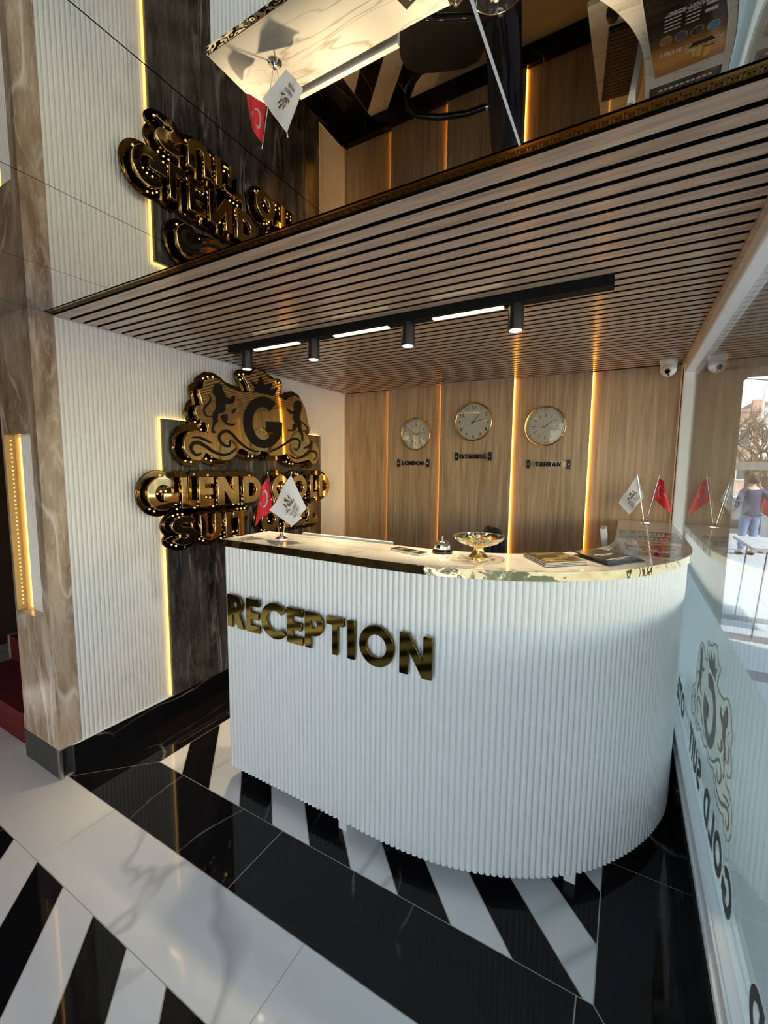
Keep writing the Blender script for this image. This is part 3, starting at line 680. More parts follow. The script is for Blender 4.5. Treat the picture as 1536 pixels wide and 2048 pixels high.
def dots(loops, x, step=.030, r=.0050, every=11, on=3):
    mb = MB()
    for L in loops:
        L = L + L[:1]; acc = 0.0; k = 0
        for p, q in zip(L, L[1:]):
            d = math.hypot(q[0] - p[0], q[1] - p[1])
            while acc < d:
                t = acc / d; k += 1
                if k % every < on: mb.ball((x, p[0] + t * (q[0] - p[0]), p[1] + t * (q[1] - p[1])), r, 6, 4)
                acc += step
            acc -= d
    return mb
sign = thing('hotel_sign', 'gold mirror letters on glossy backing plates spelling the hotel name, lit by dots', 'sign', (XL, 2.2, 1.28))
rows = [('GLEND GOLD', [(1.378, 1.556), (1.582, 1.672), (1.70, 1.80), (1.835, 1.998), (2.04, 2.20), None, (2.312, 2.482), (2.51, 2.694), (2.738, 2.828), (2.855, 2.998)], 1.306, 1.482),
        ('SUIT OTEL', [(1.512, 1.672), (1.702, 1.852), (1.888, 1.922), (1.95, 2.085), None, (2.206, 2.374), (2.40, 2.525), (2.56, 2.672), (2.715, 2.835)], 1.092, 1.252)]
for txt, ext, z0, z1 in rows:
    allp = []
    for c, e2 in zip(txt, ext):
        if not e2: continue
        dz = .004 if c in 'GOS' else 0
        g = placed(c, e2[0], e2[1], z0 - dz, z1 + dz, .225); allp += g
        lt = part('letter', remap(fill(outline(g, 0, .0026), .026, .0022), on_left(XL + .082)), M_GOLD, sign, label='gold mirror letter ' + c)
        sub('led_dots', dots(outline(g, .011, .005), XL + .062), M_DOT, lt, kind='stuff')
    part('back_plate', remap(fill(outline(allp, .037, .006), .014, .003), on_left(XL + .045)), M_BACKP, sign, label='glossy dark plate following the lettering')
for (y, z) in ((1.70, 1.50), (2.86, 1.50), (2.1, 1.275), (1.62, 1.065), (2.6, 1.065)):
    part('screw', MB().lathe([(.006, 0), (.006, .004), (.003, .006)], (0, 0, 0), 10).map(lambda a, b, c: (XL + .058 + c, y + a, z + b)), M_CHROME, sign, True)

crest = thing('crest_sign', 'gold mirror crest with two black lions, a crown and a large letter G', 'sign', (XL, 2.2, 1.85))
def tilted(x0): return lambda u, v, w: (x0 + w + (1.9 - v) * .05, u, v)     # the plate hangs leaning back a little
gp = [CREST_POLY['plate']]
part('back_plate', remap(fill(outline(gp, .042, .007), .014, .003), on_left(XL + .045)), M_BACKP, crest, label='glossy dark plate following the crest outline')
plate = part('gold_plate', remap(fill(outline(gp, .004, .0035), .026, .002), tilted(XL + .080)), M_GOLD, crest)
sub('led_dots', dots(outline(gp, .016, .007), XL + .062, .038), M_DOT, plate, kind='stuff')
names = {'lion_a': ('lion', ['lion_a', 'paw_a', 'tongue'], ['tail_a']), 'lion_b': ('lion', ['lion_b', 'paw_b'], ['tail_b']), 'crown': ('crown', ['crown'], []), 'g': ('monogram', ['big_g'], ['s7'])}
WK = .00086
for k, (nm, pk, sk) in names.items():
    ps = [CREST_POLY[q] for q in pk] + [stroke(CREST_STROKE[q][0], CREST_STROKE[q][1] * WK) for q in sk]
    part(nm, remap(fill(outline(ps, 0, .0022), .003), tilted(XL + .1062)), M_INLAY, crest, label='black inlaid ' + nm)
for q in ('s1', 's2', 's3', 's4', 's5', 's6'):
    part('scroll', remap(fill(outline([stroke(CREST_STROKE[q][0], CREST_STROKE[q][1] * WK * 1.1)], 0, .0022), .003), tilted(XL + .1062)), M_INLAY, crest, label='black inlaid scroll')

# window print: the same crest and name seen from behind the glass
M_DECA = frosted('pale print', (.86, .85, .74), .70); M_DECC = frosted('grey crest print', (.34, .32, .30), .35); M_DECB = mat('grey print on glass', (.075, .075, .08), .6)
cy, cz, ks = 2.08, 1.90, .66
def onglass(x): return lambda u_, v_, w_: (x + w_, u_, v_)
def dec(poly): return [(1.785 + (2.20 - y) * -ks, .735 + (z - 1.885) * ks) for y, z in poly]
pr = tag(link('window_print', remap(fill(outline([dec(CREST_POLY['plate'])], .012, .004) + outline([dec(CREST_POLY['plate'])], .006, .004), .0004), onglass(.3003)), M_DECC, win), 'hotel crest and name printed on the glass')
link('window_print', remap(fill(outline([dec(CREST_POLY['plate'])], .006, .004), .0004), onglass(.3009)), M_DECA, win)
ps = [dec(CREST_POLY[q]) for q in ('lion_a', 'paw_a', 'lion_b', 'paw_b', 'crown', 'big_g')] + [dec(stroke(CREST_STROKE[q][0], CREST_STROKE[q][1] * WK)) for q in CREST_STROKE]
link('window_print', remap(fill(outline(ps, 0, .003), .0004), onglass(.3003)), M_DECC, win)
WX = {'GLEND GOLD': (.56, .355, .118), 'SUIT OTEL': (1.63, .355, .07)}
def glass_word(s, y0, z0, h, gap):
    for c, g in word(s, y0, z0, h, .2, gap)[0]:
        link('window_print', remap(fill(outline(g, .010, .003) + outline(g, .003, .003), .0004), onglass(.3008)), M_DECA, win)
        link('window_print', remap(fill(outline(g, .002, .003), .0004), onglass(.3006)), M_DECB, win)
glass_word('GLEND', .60, .362, .115, .17); glass_word('GOLD', 1.315, .362, .115, .17); glass_word('SUIT', 1.86, .365, .11, .17); glass_word('OTEL', 2.38, .365, .11, .17)

# =================================================================== TRACK LIGHT
M_RAIL = mat('matt black rail', (.006, .006, .006), .75, 0, .2)
tl = thing('track_light', 'black ceiling track light with four spot cylinders and three glowing bars', 'light', (-1.04, 1.785, H))
part('rail', MB().box(-2.02, -.08, 1.752, 1.808, H - .036, H + .002), M_RAIL, tl)
for a, b in ((-1.829, -1.518), (-1.289, -.989), (-.767, -.468)):
    d = part('light_bar', MB().box(a - .006, b + .006, 1.759, 1.791, H - .040, H - .036), M_BLK, tl)
    sub('diffuser', MB().box(a, b, 1.762, 1.788, H - .044, H - .040), M_LIN, d)
for x in (-1.905, -1.43, -.893, -.419):
    hd = part('spot_head', MB().lathe([(.0295, 0), (.0305, .003), (.0305, .112), (.012, .114)], (x, 1.785, 2.096), 24), M_BLK, tl, True)
    sub('lens', MB().lathe([(.0235, -.001), (.0235, .001)], (x, 1.785, 2.0955), 20), M_LENS, hd)
    sl = bpy.data.lights.new('spot', 'SPOT'); sl.energy = SPOT_W; sl.color = SPOT_COL; sl.spot_size = math.radians(66); sl.spot_blend = .7; sl.shadow_soft_size = .02
    so = bpy.data.objects.new('spot', sl); C.objects.link(so); so.location = (x, 1.785, 2.085)

# =================================================================== CLOCKS AND CITY PLATES
M_FACE = mat('clock face', (.62, .585, .47), .55); M_CRIM = mat('clock gold rim', (.68, .46, .20), .25, 1.0); M_INK = mat('clock ink', (.05, .035, .025), .5)
def clock(x, z, yw, r, label, numerals, hands):
    t = thing('wall_clock', label, 'clock', (x, yw, z), 'wall clocks')
    def pl(dy): return lambda a, b, c: (x + a, yw - c - dy, z + b)
    part('rim', MB().lathe([(r - .012, 0), (r, .002), (r, .026), (r - .004, .030), (r - .010, .026), (r - .010, .014)], (0, 0, 0), 56, False).map(pl(0)), M_CRIM, t, True)
    part('face', MB().lathe([(r - .010, .010), (r - .010, .014)], (0, 0, 0), 48).map(pl(0)), M_FACE, t)
    if numerals:
        for k in range(1, 13):
            a = PI / 2 - k * PI / 6; me = text_mesh(str(k), r * .25, .0008, 'CENTER', .0006)
            part('numeral', remap(me, lambda u_, v_, w_: (x + u_ + math.cos(a) * r * .765, yw - .0142 - w_, z + v_ + math.sin(a) * r * .765 - r * .085)), M_INK, t)
        mb = MB()
        for k in range(12):
            a = k * PI / 6; mb.ball((x + math.cos(a) * r * .56, yw - .0146, z + math.sin(a) * r * .56), r * .012, 6, 4)
        part('minute_dots', mb, M_INK, t, kind='stuff')
    else:
        mb = MB()
        for k in range(60):
            a = k * PI / 30; c, s = math.cos(a), math.sin(a); w = .0011 if k % 5 else .0016
            r0, r1 = r * .80, r * .905
            mb.prism([(c * r0 - s * w, s * r0 + c * w), (c * r1 - s * w, s * r1 + c * w), (c * r1 + s * w, s * r1 - c * w), (c * r0 + s * w, s * r0 - c * w)], .014, .0148)
        part('minute_marks', mb.map(pl(0)), M_INK, t, kind='stuff')
        for k in range(12):
            a = k * PI / 6; c, s = math.cos(a), math.sin(a); w = .002; r0, r1 = r * .47, r * .66
            part('hour_mark', MB().prism([(c * r0 - s * w, s * r0 + c * w), (c * r1 - s * w, s * r1 + c * w), (c * r1 + s * w, s * r1 - c * w), (c * r0 + s * w, s * r0 - c * w)], .014, .0148).map(pl(0)), M_INK, t)
    for nm, ang, ln, w in hands:
        a = math.radians(90 - ang); c, s = math.cos(a), math.sin(a); b0 = -.16 * r; l = ln * r; q = w
        part(nm, MB().prism([(c * b0 - s * q, s * b0 + c * q), (c * l - s * q * .6, s * l + c * q * .6), (c * l + s * q * .6, s * l - c * q * .6), (c * b0 + s * q, s * b0 - c * q)], .016 + .001 * len(nm) / 4, .0175 + .001 * len(nm) / 4).map(pl(0)), M_INK, t)
    part('cover_glass', MB().lathe([(r - .010, .0235), (r - .010, .0243)], (0, 0, 0), 40).map(pl(0)), M_CLEAR, t)
clock(-1.590, 1.838, 3.372, .137, 'cream round clock with thin gold rim above the LONDON plate', False, [('hour_hand', 300, .50, .0022), ('minute_hand', 80, .72, .0016), ('second_hand', 270, .85, .0007)])
clock(-1.080, 1.916, 3.350, .149, 'cream round clock with numerals and gold rim above the ISTANBUL plate', True, [('hour_hand', 38, .46, .003), ('minute_hand', 77, .68, .0022)])
clock(-.5445, 1.864, 3.372, .144, 'cream round clock with thin gold rim above the TAHRAN plate', False, [('hour_hand', 52, .45, .0026), ('minute_hand', 52, .5, .0016), ('second_hand', 258, .72, .0007)])
def plate_of(x0, x1, z, yw, txt, label, lw):
    t = thing('city_plate', label, 'sign', ((x0 + x1) / 2, yw, z), 'city name plates')
    part('acrylic_strip', MB().box(x0, x1, yw - .010, yw - .006, z - .022, z + .022), M_CLEAR, t)
    for xx in (x0, x1):
        b = part('end_block', MB().box(xx - .013, xx + .013, yw - .014, yw, z - .034, z + .034), M_BLK, t)
        sub('screw', MB().lathe([(.006, 0), (.006, .003), (.002, .005)], (0, 0, 0), 12).map(lambda a, b_, c: (xx + a, yw - .014 - c, z + b_)), M_CHROME, b, True)
    L, xe = word(txt, 0, 0, 1, .22, .13)
    k = lw / xe; cx = (x0 + x1) / 2 - lw / 2
    for c, g in L:
        g = [[(cx + px * k, z - .0165 + py * .033) for px, py in q] for q in g]
        part('letter', remap(fill(outline(g, .0008, .0012), .004), on_front(yw - .010)), M_INLAY, t)
plate_of(-1.757, -1.478, 1.592, 3.372, 'LONDON', 'black letters LONDON on clear strip between two black blocks', .205)
plate_of(-1.215, -.942, 1.646, 3.350, 'iSTANBUL', 'black letters ISTANBUL on clear strip between two black blocks', .222)
plate_of(-.655, -.375, 1.588, 3.372, 'TAHRAN', 'black letters TAHRAN on clear strip between two black blocks', .178)

# =================================================================== THINGS ON THE COUNTER
Z = DT
def flag_surface(A, D, Cc, B, amp, ph):
    A, D, Cc, B = [Vector(q) for q in (A, D, Cc, B)]
    def S(u_, v_, w_=0.0):           # u along the fly, v from the bottom of the hoist (0) to its top (1)
        p = (B * (1 - v_) + A * v_) * (1 - u_) + (Cc * (1 - v_) + D * v_) * u_
        p = p.copy(); p.y += amp * math.sin(2 * PI * (u_ * 1.15 + ph)) * (.25 + u_ * .75) + w_
        p.x += .004 * math.sin(2 * PI * (u_ * 1.4 + v_ * .4 + ph)) * u_
        return p
    return S
def cloth(S, n=18, m_=14):
    mb = MB()
    for j in range(m_ + 1):
        for i in range(n + 1): mb.v.append(tuple(S(i / n, j / m_)))
    k = n + 1
    mb.f = [(j * k + i, j * k + i + 1, (j + 1) * k + i + 1, (j + 1) * k + i) for j in range(m_) for i in range(n)]
    return mb
def flat_fill(polys, h=.01): return fill(outline(polys, 0, h), .0004)
def star(cx, cy, r, rot):
    return [(cx + (r if k % 2 == 0 else r * .42) * math.cos(rot + k * PI / 5), cy + (r if k % 2 == 0 else r * .42) * math.sin(rot + k * PI / 5)) for k in range(10)]
def crescent():
    o = [(.36 + .26 * .68 * math.cos(a), .5 + .26 * math.sin(a)) for a in np.linspace(math.radians(38), math.radians(322), 26)]
    i = [(.40 + .205 * .68 * math.cos(a), .5 + .205 * math.sin(a)) for a in np.linspace(math.radians(312), math.radians(48), 24)]
    return o + i
def flags(base, red, white, label):
    t = thing('flag_stand', label, 'flag', (base[0], base[1], Z), 'desk flag pairs')
    part('base', MB().lathe([(.030, 0), (.030, .003), (.022, .007), (.011, .016), (.009, .024), (.005, .026)], (base[0], base[1], Z), 28), M_CHROME, t, True)
    for (tip, A, D, Cc, B, amp, ph, kind) in (red, white):
        dx = .008 if tip[0] > base[0] else -.008
        pole = part('pole', MB().tube([(base[0] + dx, base[1], Z + .014), tip], .0022, 8).ball(tip, .0038, 8, 6), M_CHROME, t, True)
        S = flag_surface(A, D, Cc, B, amp, ph)
        f = part('flag', cloth(S), M_RED if kind == 'r' else M_CLOTH, t, True, label='red flag with white crescent and star' if kind == 'r' else 'white hotel flag with brown crest print')
        for sg in (-.0012, .0012):
            if kind == 'r':
                me = fill(outline([crescent()], 0, .012) + outline([star(.66, .5, .10, PI)], 0, .006), .0001)
                sub('emblem', remap(me, lambda u_, v_, w_: S(u_, v_, sg)), M_CLOTH, f, label='white crescent and star')
            else:
                gq = [[((y - 1.60) / 1.23 * .52 + .24, (z - 1.58) / .63 * .40 + .42) for y, z in CREST_POLY[q]] for q in ('lion_a', 'lion_b', 'crown', 'big_g')] + [[((y - 1.60) / 1.23 * .52 + .24, (z - 1.58) / .63 * .40 + .42) for y, z in stroke(CREST_STROKE[q][0], .04)] for q in ('s1', 's3', 's5')]
                if sg > 0: gq = [[(1 - a_, b_) for a_, b_ in q][::-1] for q in gq]
                sub('emblem', remap(fill(outline(gq, .004, .008), .0001), lambda u_, v_, w_: S(u_, v_, sg)), M_PRINTB, f, label='brown crest print')
                for s_, yy, hh in (('GLEND GOLD', .29, .085), ('SUIT OTEL', .16, .085)):
                    L, xe = word(s_, 0, 0, 1, .2, .12); k = .52 / xe
                    gq = [[(.24 + px * k, yy + py * hh) for px, py in q] for c_, g in L for q in g]
                    if sg > 0: gq = [[(1 - a_, b_) for a_, b_ in q][::-1] for q in gq]
                    sub('emblem', remap(fill(outline(gq, 0, .006), .0001), lambda u_, v_, w_: S(u_, v_, sg)), M_PRINTG, f, label='grey lettering')
    return t
y1, y2 = 1.515, 3.27
flags((-1.412, y1), ((-1.495, y1, 1.522), (-1.4945, y1, 1.502), (-1.552, y1 - .004, 1.425), (-1.595, y1, 1.256), (-1.468, y1, 1.352), .010, .1, 'r'),
      ((-1.345, y1, 1.527), (-1.3475, y1 - .004, 1.512), (-1.474, y1 - .012, 1.345), (-1.333, y1 - .006, 1.278), (-1.268, y1 + .01, 1.362), .014, .45, 'w'),
      'red and white flag pair on chrome stand at the counter end by the marble panel')
flags((.119, y2), ((.1795, y2, 1.520), (.178, y2, 1.505), (.212, y2 - .01, 1.475), (.259, y2 - .02, 1.276), (.151, y2, 1.372), .014, .0, 'r'),
      ((.0565, y2, 1.526), (.057, y2, 1.518), (-.040, y2 - .01, 1.334), (.029, y2 - .008, 1.258), (.103, y2, 1.376), .012, .2, 'w'),
      'white and red flag pair on chrome stand at the oak wall end of counter')

bell = thing('service_bell', 'chrome service bell on a round black base', 'bell', (-.636, 1.612, Z))
c0 = (-.636, 1.612, Z)
part('base', MB().lathe([(.040, 0), (.042, .004), (.042, .008), (.036, .012), (.034, .016)], c0, 32), M_BLKG, bell, True)
part('dome', MB().lathe([(.0335, .017), (.0345, .019), (.0325, .030), (.026, .042), (.015, .050), (.005, .0525)], c0, 32), M_CHROME, bell, True)
part('plunger', MB().lathe([(.003, .052), (.003, .062), (.006, .063), (.006, .066), (.003, .068)], c0, 14), M_CHROME, bell, True)

bc = (-.482, 1.597, Z)
bowl = thing('footed_bowl', 'cut glass bowl on a gold foot holding foil sweets', 'bowl', bc)
fb = MB(); n = 40; prof = [(.036, 0), (.036, .004), (.024, .018), (.0175, .034), (.020, .044)]
for j, (r, z) in enumerate(prof):
    for i in range(n):
        a = 2 * PI * i / n; q = r * (1 + .05 * (i % 2)); fb.v.append((bc[0] + q * math.cos(a), bc[1] + q * math.sin(a), Z + z))
fb.f = [(j * n + i, j * n + (i + 1) % n, (j + 1) * n + (i + 1) % n, (j + 1) * n + i) for j in range(4) for i in range(n)] + [tuple(range(n))[::-1], tuple(range(4 * n, 5 * n))]
part('foot', fb, mat('gold foot', (.85, .56, .18), .16, 1.0), bowl, True)
M_CUT = thin_glass('cut glass', (.93, .90, .82), 1.5, 2.2, .12)
gb = MB(); prof = [(.012, .0445), (.040, .0475), (.068, .057), (.088, .070), (.098, .083), (.0955, .084), (.085, .073), (.065, .061), (.038, .0515), (.010, .049)]
n = 48
for j, (r, z) in enumerate(prof):
    for i in range(n):
        a = 2 * PI * i / n; q = r * (1 + .012 * (1 if (i + j) % 2 else -1)); gb.v.append((bc[0] + q * math.cos(a), bc[1] + q * math.sin(a), Z + z))
gb.f = [(j * n + i, j * n + (i + 1) % n, (j + 1) * n + (i + 1) % n, (j + 1) * n + i) for j in range(len(prof) - 1) for i in range(n)] + [tuple(range(n))[::-1], tuple(range((len(prof) - 1) * n, len(prof) * n))[::-1]]
part('dish', gb, M_CUT, bowl)
part('gold_rim', MB().tube([(bc[0] + .0972 * math.cos(a), bc[1] + .0972 * math.sin(a), Z + .0842) for a in np.linspace(0, 2 * PI, 49)], .0016, 6), mat('gold rim', (.9, .66, .28), .12, 1.0), bowl, True)
cols = [('gold', (.75, .48, .08)), ('silver', (.75, .78, .82)), ('deep purple', (.06, .02, .08)), ('green', (.10, .42, .06)), ('yellow', (.85, .68, .05)), ('pale blue', (.45, .60, .75)), ('orange', (.75, .25, .05))]
mats = {nm: mat(nm + ' foil', c, .22, .6) for nm, c in cols}
rg = random.Random(3)
where = ('at the middle of the heap in the footed bowl', 'halfway out in the footed bowl', 'by the rim of the footed bowl')
for i in range(21):
    nm = cols[i % 7][0]; ring = i // 7
    rr = [.014, .036, .060][ring] + rg.uniform(-.003, .003); a = i * 2 * PI / 7 + ring * .5
    zz = Z + [.068, .064, .070][ring] + rg.uniform(0, .006)
    p = (bc[0] + rr * math.cos(a), bc[1] + rr * math.sin(a), zz); b = rg.uniform(0, PI)
    mb = MB().ball((0, 0, 0), .0098, 8, 6, 1.15, .85, .8)
    for sg in (-1, 1): mb.add([(sg * .009, 0, 0), (sg * .020, -.007, .002), (sg * .018, 0, .005), (sg * .020, .007, -.001)], [(0, 1, 2), (0, 2, 3), (0, 3, 1), (1, 3, 2)])
    me = mb.mesh('sweet'); o = link('sweet', me, mats[nm]); o.location = p; o.rotation_euler = (rg.uniform(-.3, .3), rg.uniform(-.3, .3), b)
    tag(o, nm + ' foil wrapped sweet ' + where[ring], 'sweet', 'sweets in the glass bowl')

M_CARDS = mat('card edge', (.62, .60, .56), .6); M_CARDD = mat('dark print', (.035, .025, .015), .35); M_GPRINT = mat('gold print', (.70, .45, .14), .35, .6)
for (x, y, a, lab) in ((-.790, 1.552, -.30, 'small stack of dark business cards with gold emblem, the one nearer the flags'), (-.716, 1.530, -.26, 'small stack of dark business cards with gold emblem, the one nearer the bell')):
    t = thing('card_stack', lab, 'cards', (x, y, Z), 'business card stacks', a)
    link('cards', MB().box(-.042, .042, -.026, .026, .0005, .009), M_CARDS, t)
    tc = link('top_card', MB().box(-.042, .042, -.026, .026, .009, .0098), M_CARDD, t)
    sub('emblem', MB().box(-.012, .012, -.010, .014, .0098, .0101).box(-.02, .02, -.019, -.014, .0098, .0101), M_GPRINT, tc)

def quadmap(P):   # P: four corners near-left, near-right, far-right, far-left
    P = [Vector((p[0], p[1])) for p in P]
    def f(u_, v_, w_):
        q = (P[0] * (1 - u_) + P[1] * u_) * (1 - v_) + (P[3] * (1 - u_) + P[2] * u_) * v_
        return (q.x, q.y, w_)
    return f
M_MAG = marble('magazine cover', (.030, .020, .012), (.13, .085, .03), (.55, .36, .10), .22, 9, .05, .7, (.4, .55), per_object=True)
M_LEAF = mat('black leaflet', (.012, .012, .014), .2); M_WPRINT = mat('white print', (.75, .75, .75), .4)
mg = [(-.230, 1.556), (-.108, 1.676), (-.212, 1.800), (-.334, 1.705)]
for k in range(3):
    t = thing('magazine', 'dark gold printed booklet ' + ('on top of the small stack near the sweets bowl', 'in the middle of the small stack near the sweets bowl', 'at the bottom of the small stack near the sweets bowl')[2 - k], 'booklet', (-.225, 1.715, Z), 'booklets on the counter')
    f = quadmap(mg); z0 = Z + .0006 + .0055 * k; s = .01 * (k - 1)
    part('pages', MB().box(.008 + s, .992 + s, .008, .992, z0 + .0006, z0 + .0044).map(f), M_CARDS, t)
    cv = part('cover', MB().box(s, 1 + s, 0, 1, z0 + .0044, z0 + .005).box(s, 1 + s, 0, 1, z0, z0 + .0006).map(f), M_MAG, t)
    if k == 2:
        tb = MB()
        for (a, b, yy, hh) in ((.12, .80, .86, .05), (.2, .7, .74, .025), (.15, .85, .40, .03), (.25, .75, .30, .02), (.1, .6, .14, .018)):
            n_ = int((b - a) / .05)
            for q in range(n_): tb.box(a + q * .05, a + q * .05 + .036, yy, yy + hh, z0 + .005, z0 + .0053)
        sub('print', tb.map(f), M_GPRINT, cv, kind='stuff')
lf = [(-.042, 1.690), (.052, 1.852), (-.080, 1.950), (-.180, 1.846)]
labs = ['black leaflet with white print topmost of the fanned pile', 'black leaflet second from top of the fanned pile', 'black leaflet third from top of the fanned pile', 'black leaflet at the bottom of the fanned pile']
for k in range(4):
    t = thing('leaflet', labs[3 - k], 'leaflet', (-.06, 1.86, Z), 'fanned leaflets on the counter')
    f0 = quadmap(lf); a = (k - 3) * .05; off = (3 - k) * .008
    def f(u_, v_, w_, a=a, off=off):
        x, y, z = f0(u_, v_, w_); cx, cy_ = -.062, 1.835
        return (cx + math.cos(a) * (x - cx) - math.sin(a) * (y - cy_) + off, cy_ + math.sin(a) * (x - cx) + math.cos(a) * (y - cy_) + off, z)
    z0 = Z + .0006 + .0045 * k
    part('sheet', MB().box(0, 1, 0, 1, z0, z0 + .004).map(f), M_LEAF, t)
    tb = MB()
    for (a_, b_, yy, hh) in ((.2, .8, .46, .05), (.3, .7, .39, .03), (.12, .9, .08, .045), (.3, .7, .02, .03)):
        for q in range(int((b_ - a_) / .06)): tb.box(a_ + q * .06, a_ + q * .06 + .045, yy, yy + hh, z0 + .004, z0 + .0043)
    part('print', tb.map(f), M_WPRINT, t, kind='stuff')

# posters under clear sheets on the right wing
def poster_mat():
    M, n, b = nodes('sunset poster print')
    tc = n.nodes.new('ShaderNodeTexCoord'); sp = n.nodes.new('ShaderNodeSeparateXYZ'); n.links.new(tc.outputs['Object'], sp.inputs[0])
    mr = n.nodes.new('ShaderNodeMapRange'); mr.inputs[1].default_value = -.21; mr.inputs[2].default_value = .21; n.links.new(sp.outputs[1], mr.inputs[0])
    nz = noise(n, tc.outputs['Object'], 12, 3); ad = n.nodes.new('ShaderNodeMath'); ad.operation = 'MULTIPLY_ADD'; ad.inputs[1].default_value = .16; n.links.new(nz, ad.inputs[0]); n.links.new(mr.outputs[0], ad.inputs[2])
    col = ramp(n, ad.outputs[0], [(.10, (.012, .012, .014)), (.56, (.018, .014, .012)), (.70, (.16, .07, .03)), (.80, (.62, .27, .05)), (.90, (.78, .36, .10)), (1.0, (.50, .20, .07))])
    n.links.new(col, b.inputs['Base Color']); b.inputs['Roughness'].default_value = .12; b.inputs['Coat Weight'].default_value = .6; b.inputs['Coat Roughness'].default_value = .02
    return M
po = thing('poster', 'boat tour poster with sunset sky, ship and dark lower half, lying on the right wing', 'poster', (.105, 2.18, Z), 'posters on the right wing')
pt = [(-.062, 1.978), (.172, 1.978), (.200, 2.055), (.232, 2.20), (.246, 2.33), (.248, 2.378), (-.002, 2.388)]
part('border', MB().prism(pt, Z + .0004, Z + .0010), M_CLOTH, po)
ins = [(.105 + (x - .105) * .965, 2.18 + (y - 2.18) * .975) for x, y in pt]
sh = part('print', MB().prism([(x - .105, y - 2.18) for x, y in ins], .0010, .0014), poster_mat(), po); sh.location = (0, 0, 0)
def onposter(x, y, a=.05): return rot2(x - .105, y - 2.18, a, .0014)
for s_, x, y, sz in (('TEKNE TURU ADA', .012, 2.262, .026), ('GECE TEKNE', .030, 2.085, .024), ('PARTI', .105, 2.292, .014), ('LEZZET', .165, 2.300, .011)):
    sub('lettering', remap(text_mesh(s_, sz, .0003, 'LEFT', .0006), onposter(x, y)), M_WPRINT if sz > .012 else M_CARDD, sh)
for i, (c_) in enumerate(((.25, .12, .06), (.07, .06, .12), (.02, .02, .03), (.08, .25, .50))):
    x = .030 + i * .052; y = 2.205 + i * .004
    sub('round_photo', MB().lathe([(.021, .0014), (.021, .0017)], (x - .105, y - 2.18, 0), 24), mat('photo rim', (.55, .42, .18), .3), sh)
    sub('round_photo', MB().lathe([(.019, .0017), (.019, .0019)], (x - .105, y - 2.18, 0), 24), marble('round photo', c_, tuple(min(1, q * 2.2) for q in c_), (.5, .5, .5), .2, 30, .03, .3), sh)
tb = MB()
for i in range(5):
    tb.box(-.085, -.03, -.02 - i * .016, -.016 - i * .016, .0014, .0017); tb.box(-.015, .03, -.02 - i * .016, -.016 - i * .016, .0014, .0017)
tb.box(.045, .085, -.045, -.032, .0014, .0017).box(.045, .085, -.075, -.062, .0014, .0017)
sub('small_print', tb, M_WPRINT, sh, kind='stuff')
mb = MB()   # sailing ship drawn on the print
hull = [(.02, .085), (.085, .085), (.095, .105), (.01, .105)]
mb.prism(hull, .0014, .0018).box(.035, .0365, .105, .175, .0014, .0018).box(.062, .0635, .105, .185, .0014, .0018).box(.0, .11, .098, .1, .0014, .0018)
sub('ship_print', mb, M_CARDD, sh)
sub('ship_print', MB().prism([(.02, .115), (.055, .115), (.055, .165), (.025, .155)], .0014, .0016).prism([(.06, .115), (.09, .118), (.085, .17), (.06, .178)], .0014, .0016), mat('yellow sail print', (.85, .55, .10), .4), sh)
M_PO2 = marble('dark poster print', (.02, .018, .016), (.16, .08, .03), (.30, .25, .20), .14, 11, .05, .6, (.4, .6))
M_PO3 = marble('grey poster print', (.022, .022, .026), (.07, .07, .08), (.35, .10, .08), .14, 9, .05, .6, (.45, .6))
for (y0, y1_, mt, lab) in ((2.428, 2.60, M_PO3, 'dark grey poster with white print, second from the oak wall on the right wing'), (2.622, 2.80, M_PO2, 'brown and black poster nearest the flags on the right wing')):
    t = thing('poster', lab, 'poster', (.115, (y0 + y1_) / 2, Z), 'posters on the right wing')
    part('border', MB().box(-.022, .252, y0, y1_, Z + .0004, Z + .0010), M_CLOTH, t)
    part('print', MB().box(-.017, .247, y0 + .006, y1_ - .006, Z + .0010, Z + .0014), mt, t)
    tb = MB(); ym = (y0 + y1_) / 2
    for q in range(7): tb.box(.06 + q * .02, .072 + q * .02, ym - .03, ym + .015, Z + .0014, Z + .0017)
    for q in range(10): tb.box(.02 + q * .02, .034 + q * .02, ym - .055, ym - .045, Z + .0014, Z + .0017)
    part('small_print', tb, M_WPRINT, t, kind='stuff')

# =================================================================== BEHIND THE DESK
mo = thing('monitor', 'white computer monitor standing behind the left half of the counter', 'monitor', (-1.175, 1.70, .76))
part('case', MB().box(-1.435, -.915, 1.690, 1.712, .905, 1.214), M_PLAST, mo)
part('screen', MB().box(-1.42, -.93, 1.712, 1.7135, .935, 1.200), mat('lit screen', (.1, .1, .1), .2, emit=(.75, .82, 1.0), es=.8), mo)
part('stand', MB().box(-1.21, -1.14, 1.675, 1.690, .77, 1.05).box(-1.27, -1.08, 1.66, 1.74, .76, .772), M_PLAST, mo)
part('desk_shelf', MB().box(-1.60, -.75, 1.64, 1.76, .745, .76), M_BLK, desk)
ta = thing('payment_tablet', 'thin white tablet on a stand behind the right wing of the counter', 'tablet', (-.065, 2.48, .76))
part('case', MB().box(-.012, .012, -.075, .075, 0, .20).map(lambda a, b, c: (-.06 + a - (c) * .16, 2.48 + b, 1.055 + c)), M_PLAST, ta)
part('stand', MB().box(-.075, -.05, 2.45, 2.51, .775, 1.06).box(-.12, -.005, 2.42, 2.54, .76, .776), M_PLAST, ta)
kb_ = thing('keyboard', 'black computer keyboard on the lower marble worktop', 'keyboard', (-.165, 2.80, .76), None, .12)
bevel(link('case', MB().box(-.072, .072, -.225, .225, 0, .018), M_BLK, kb_), .004)
kk = MB()
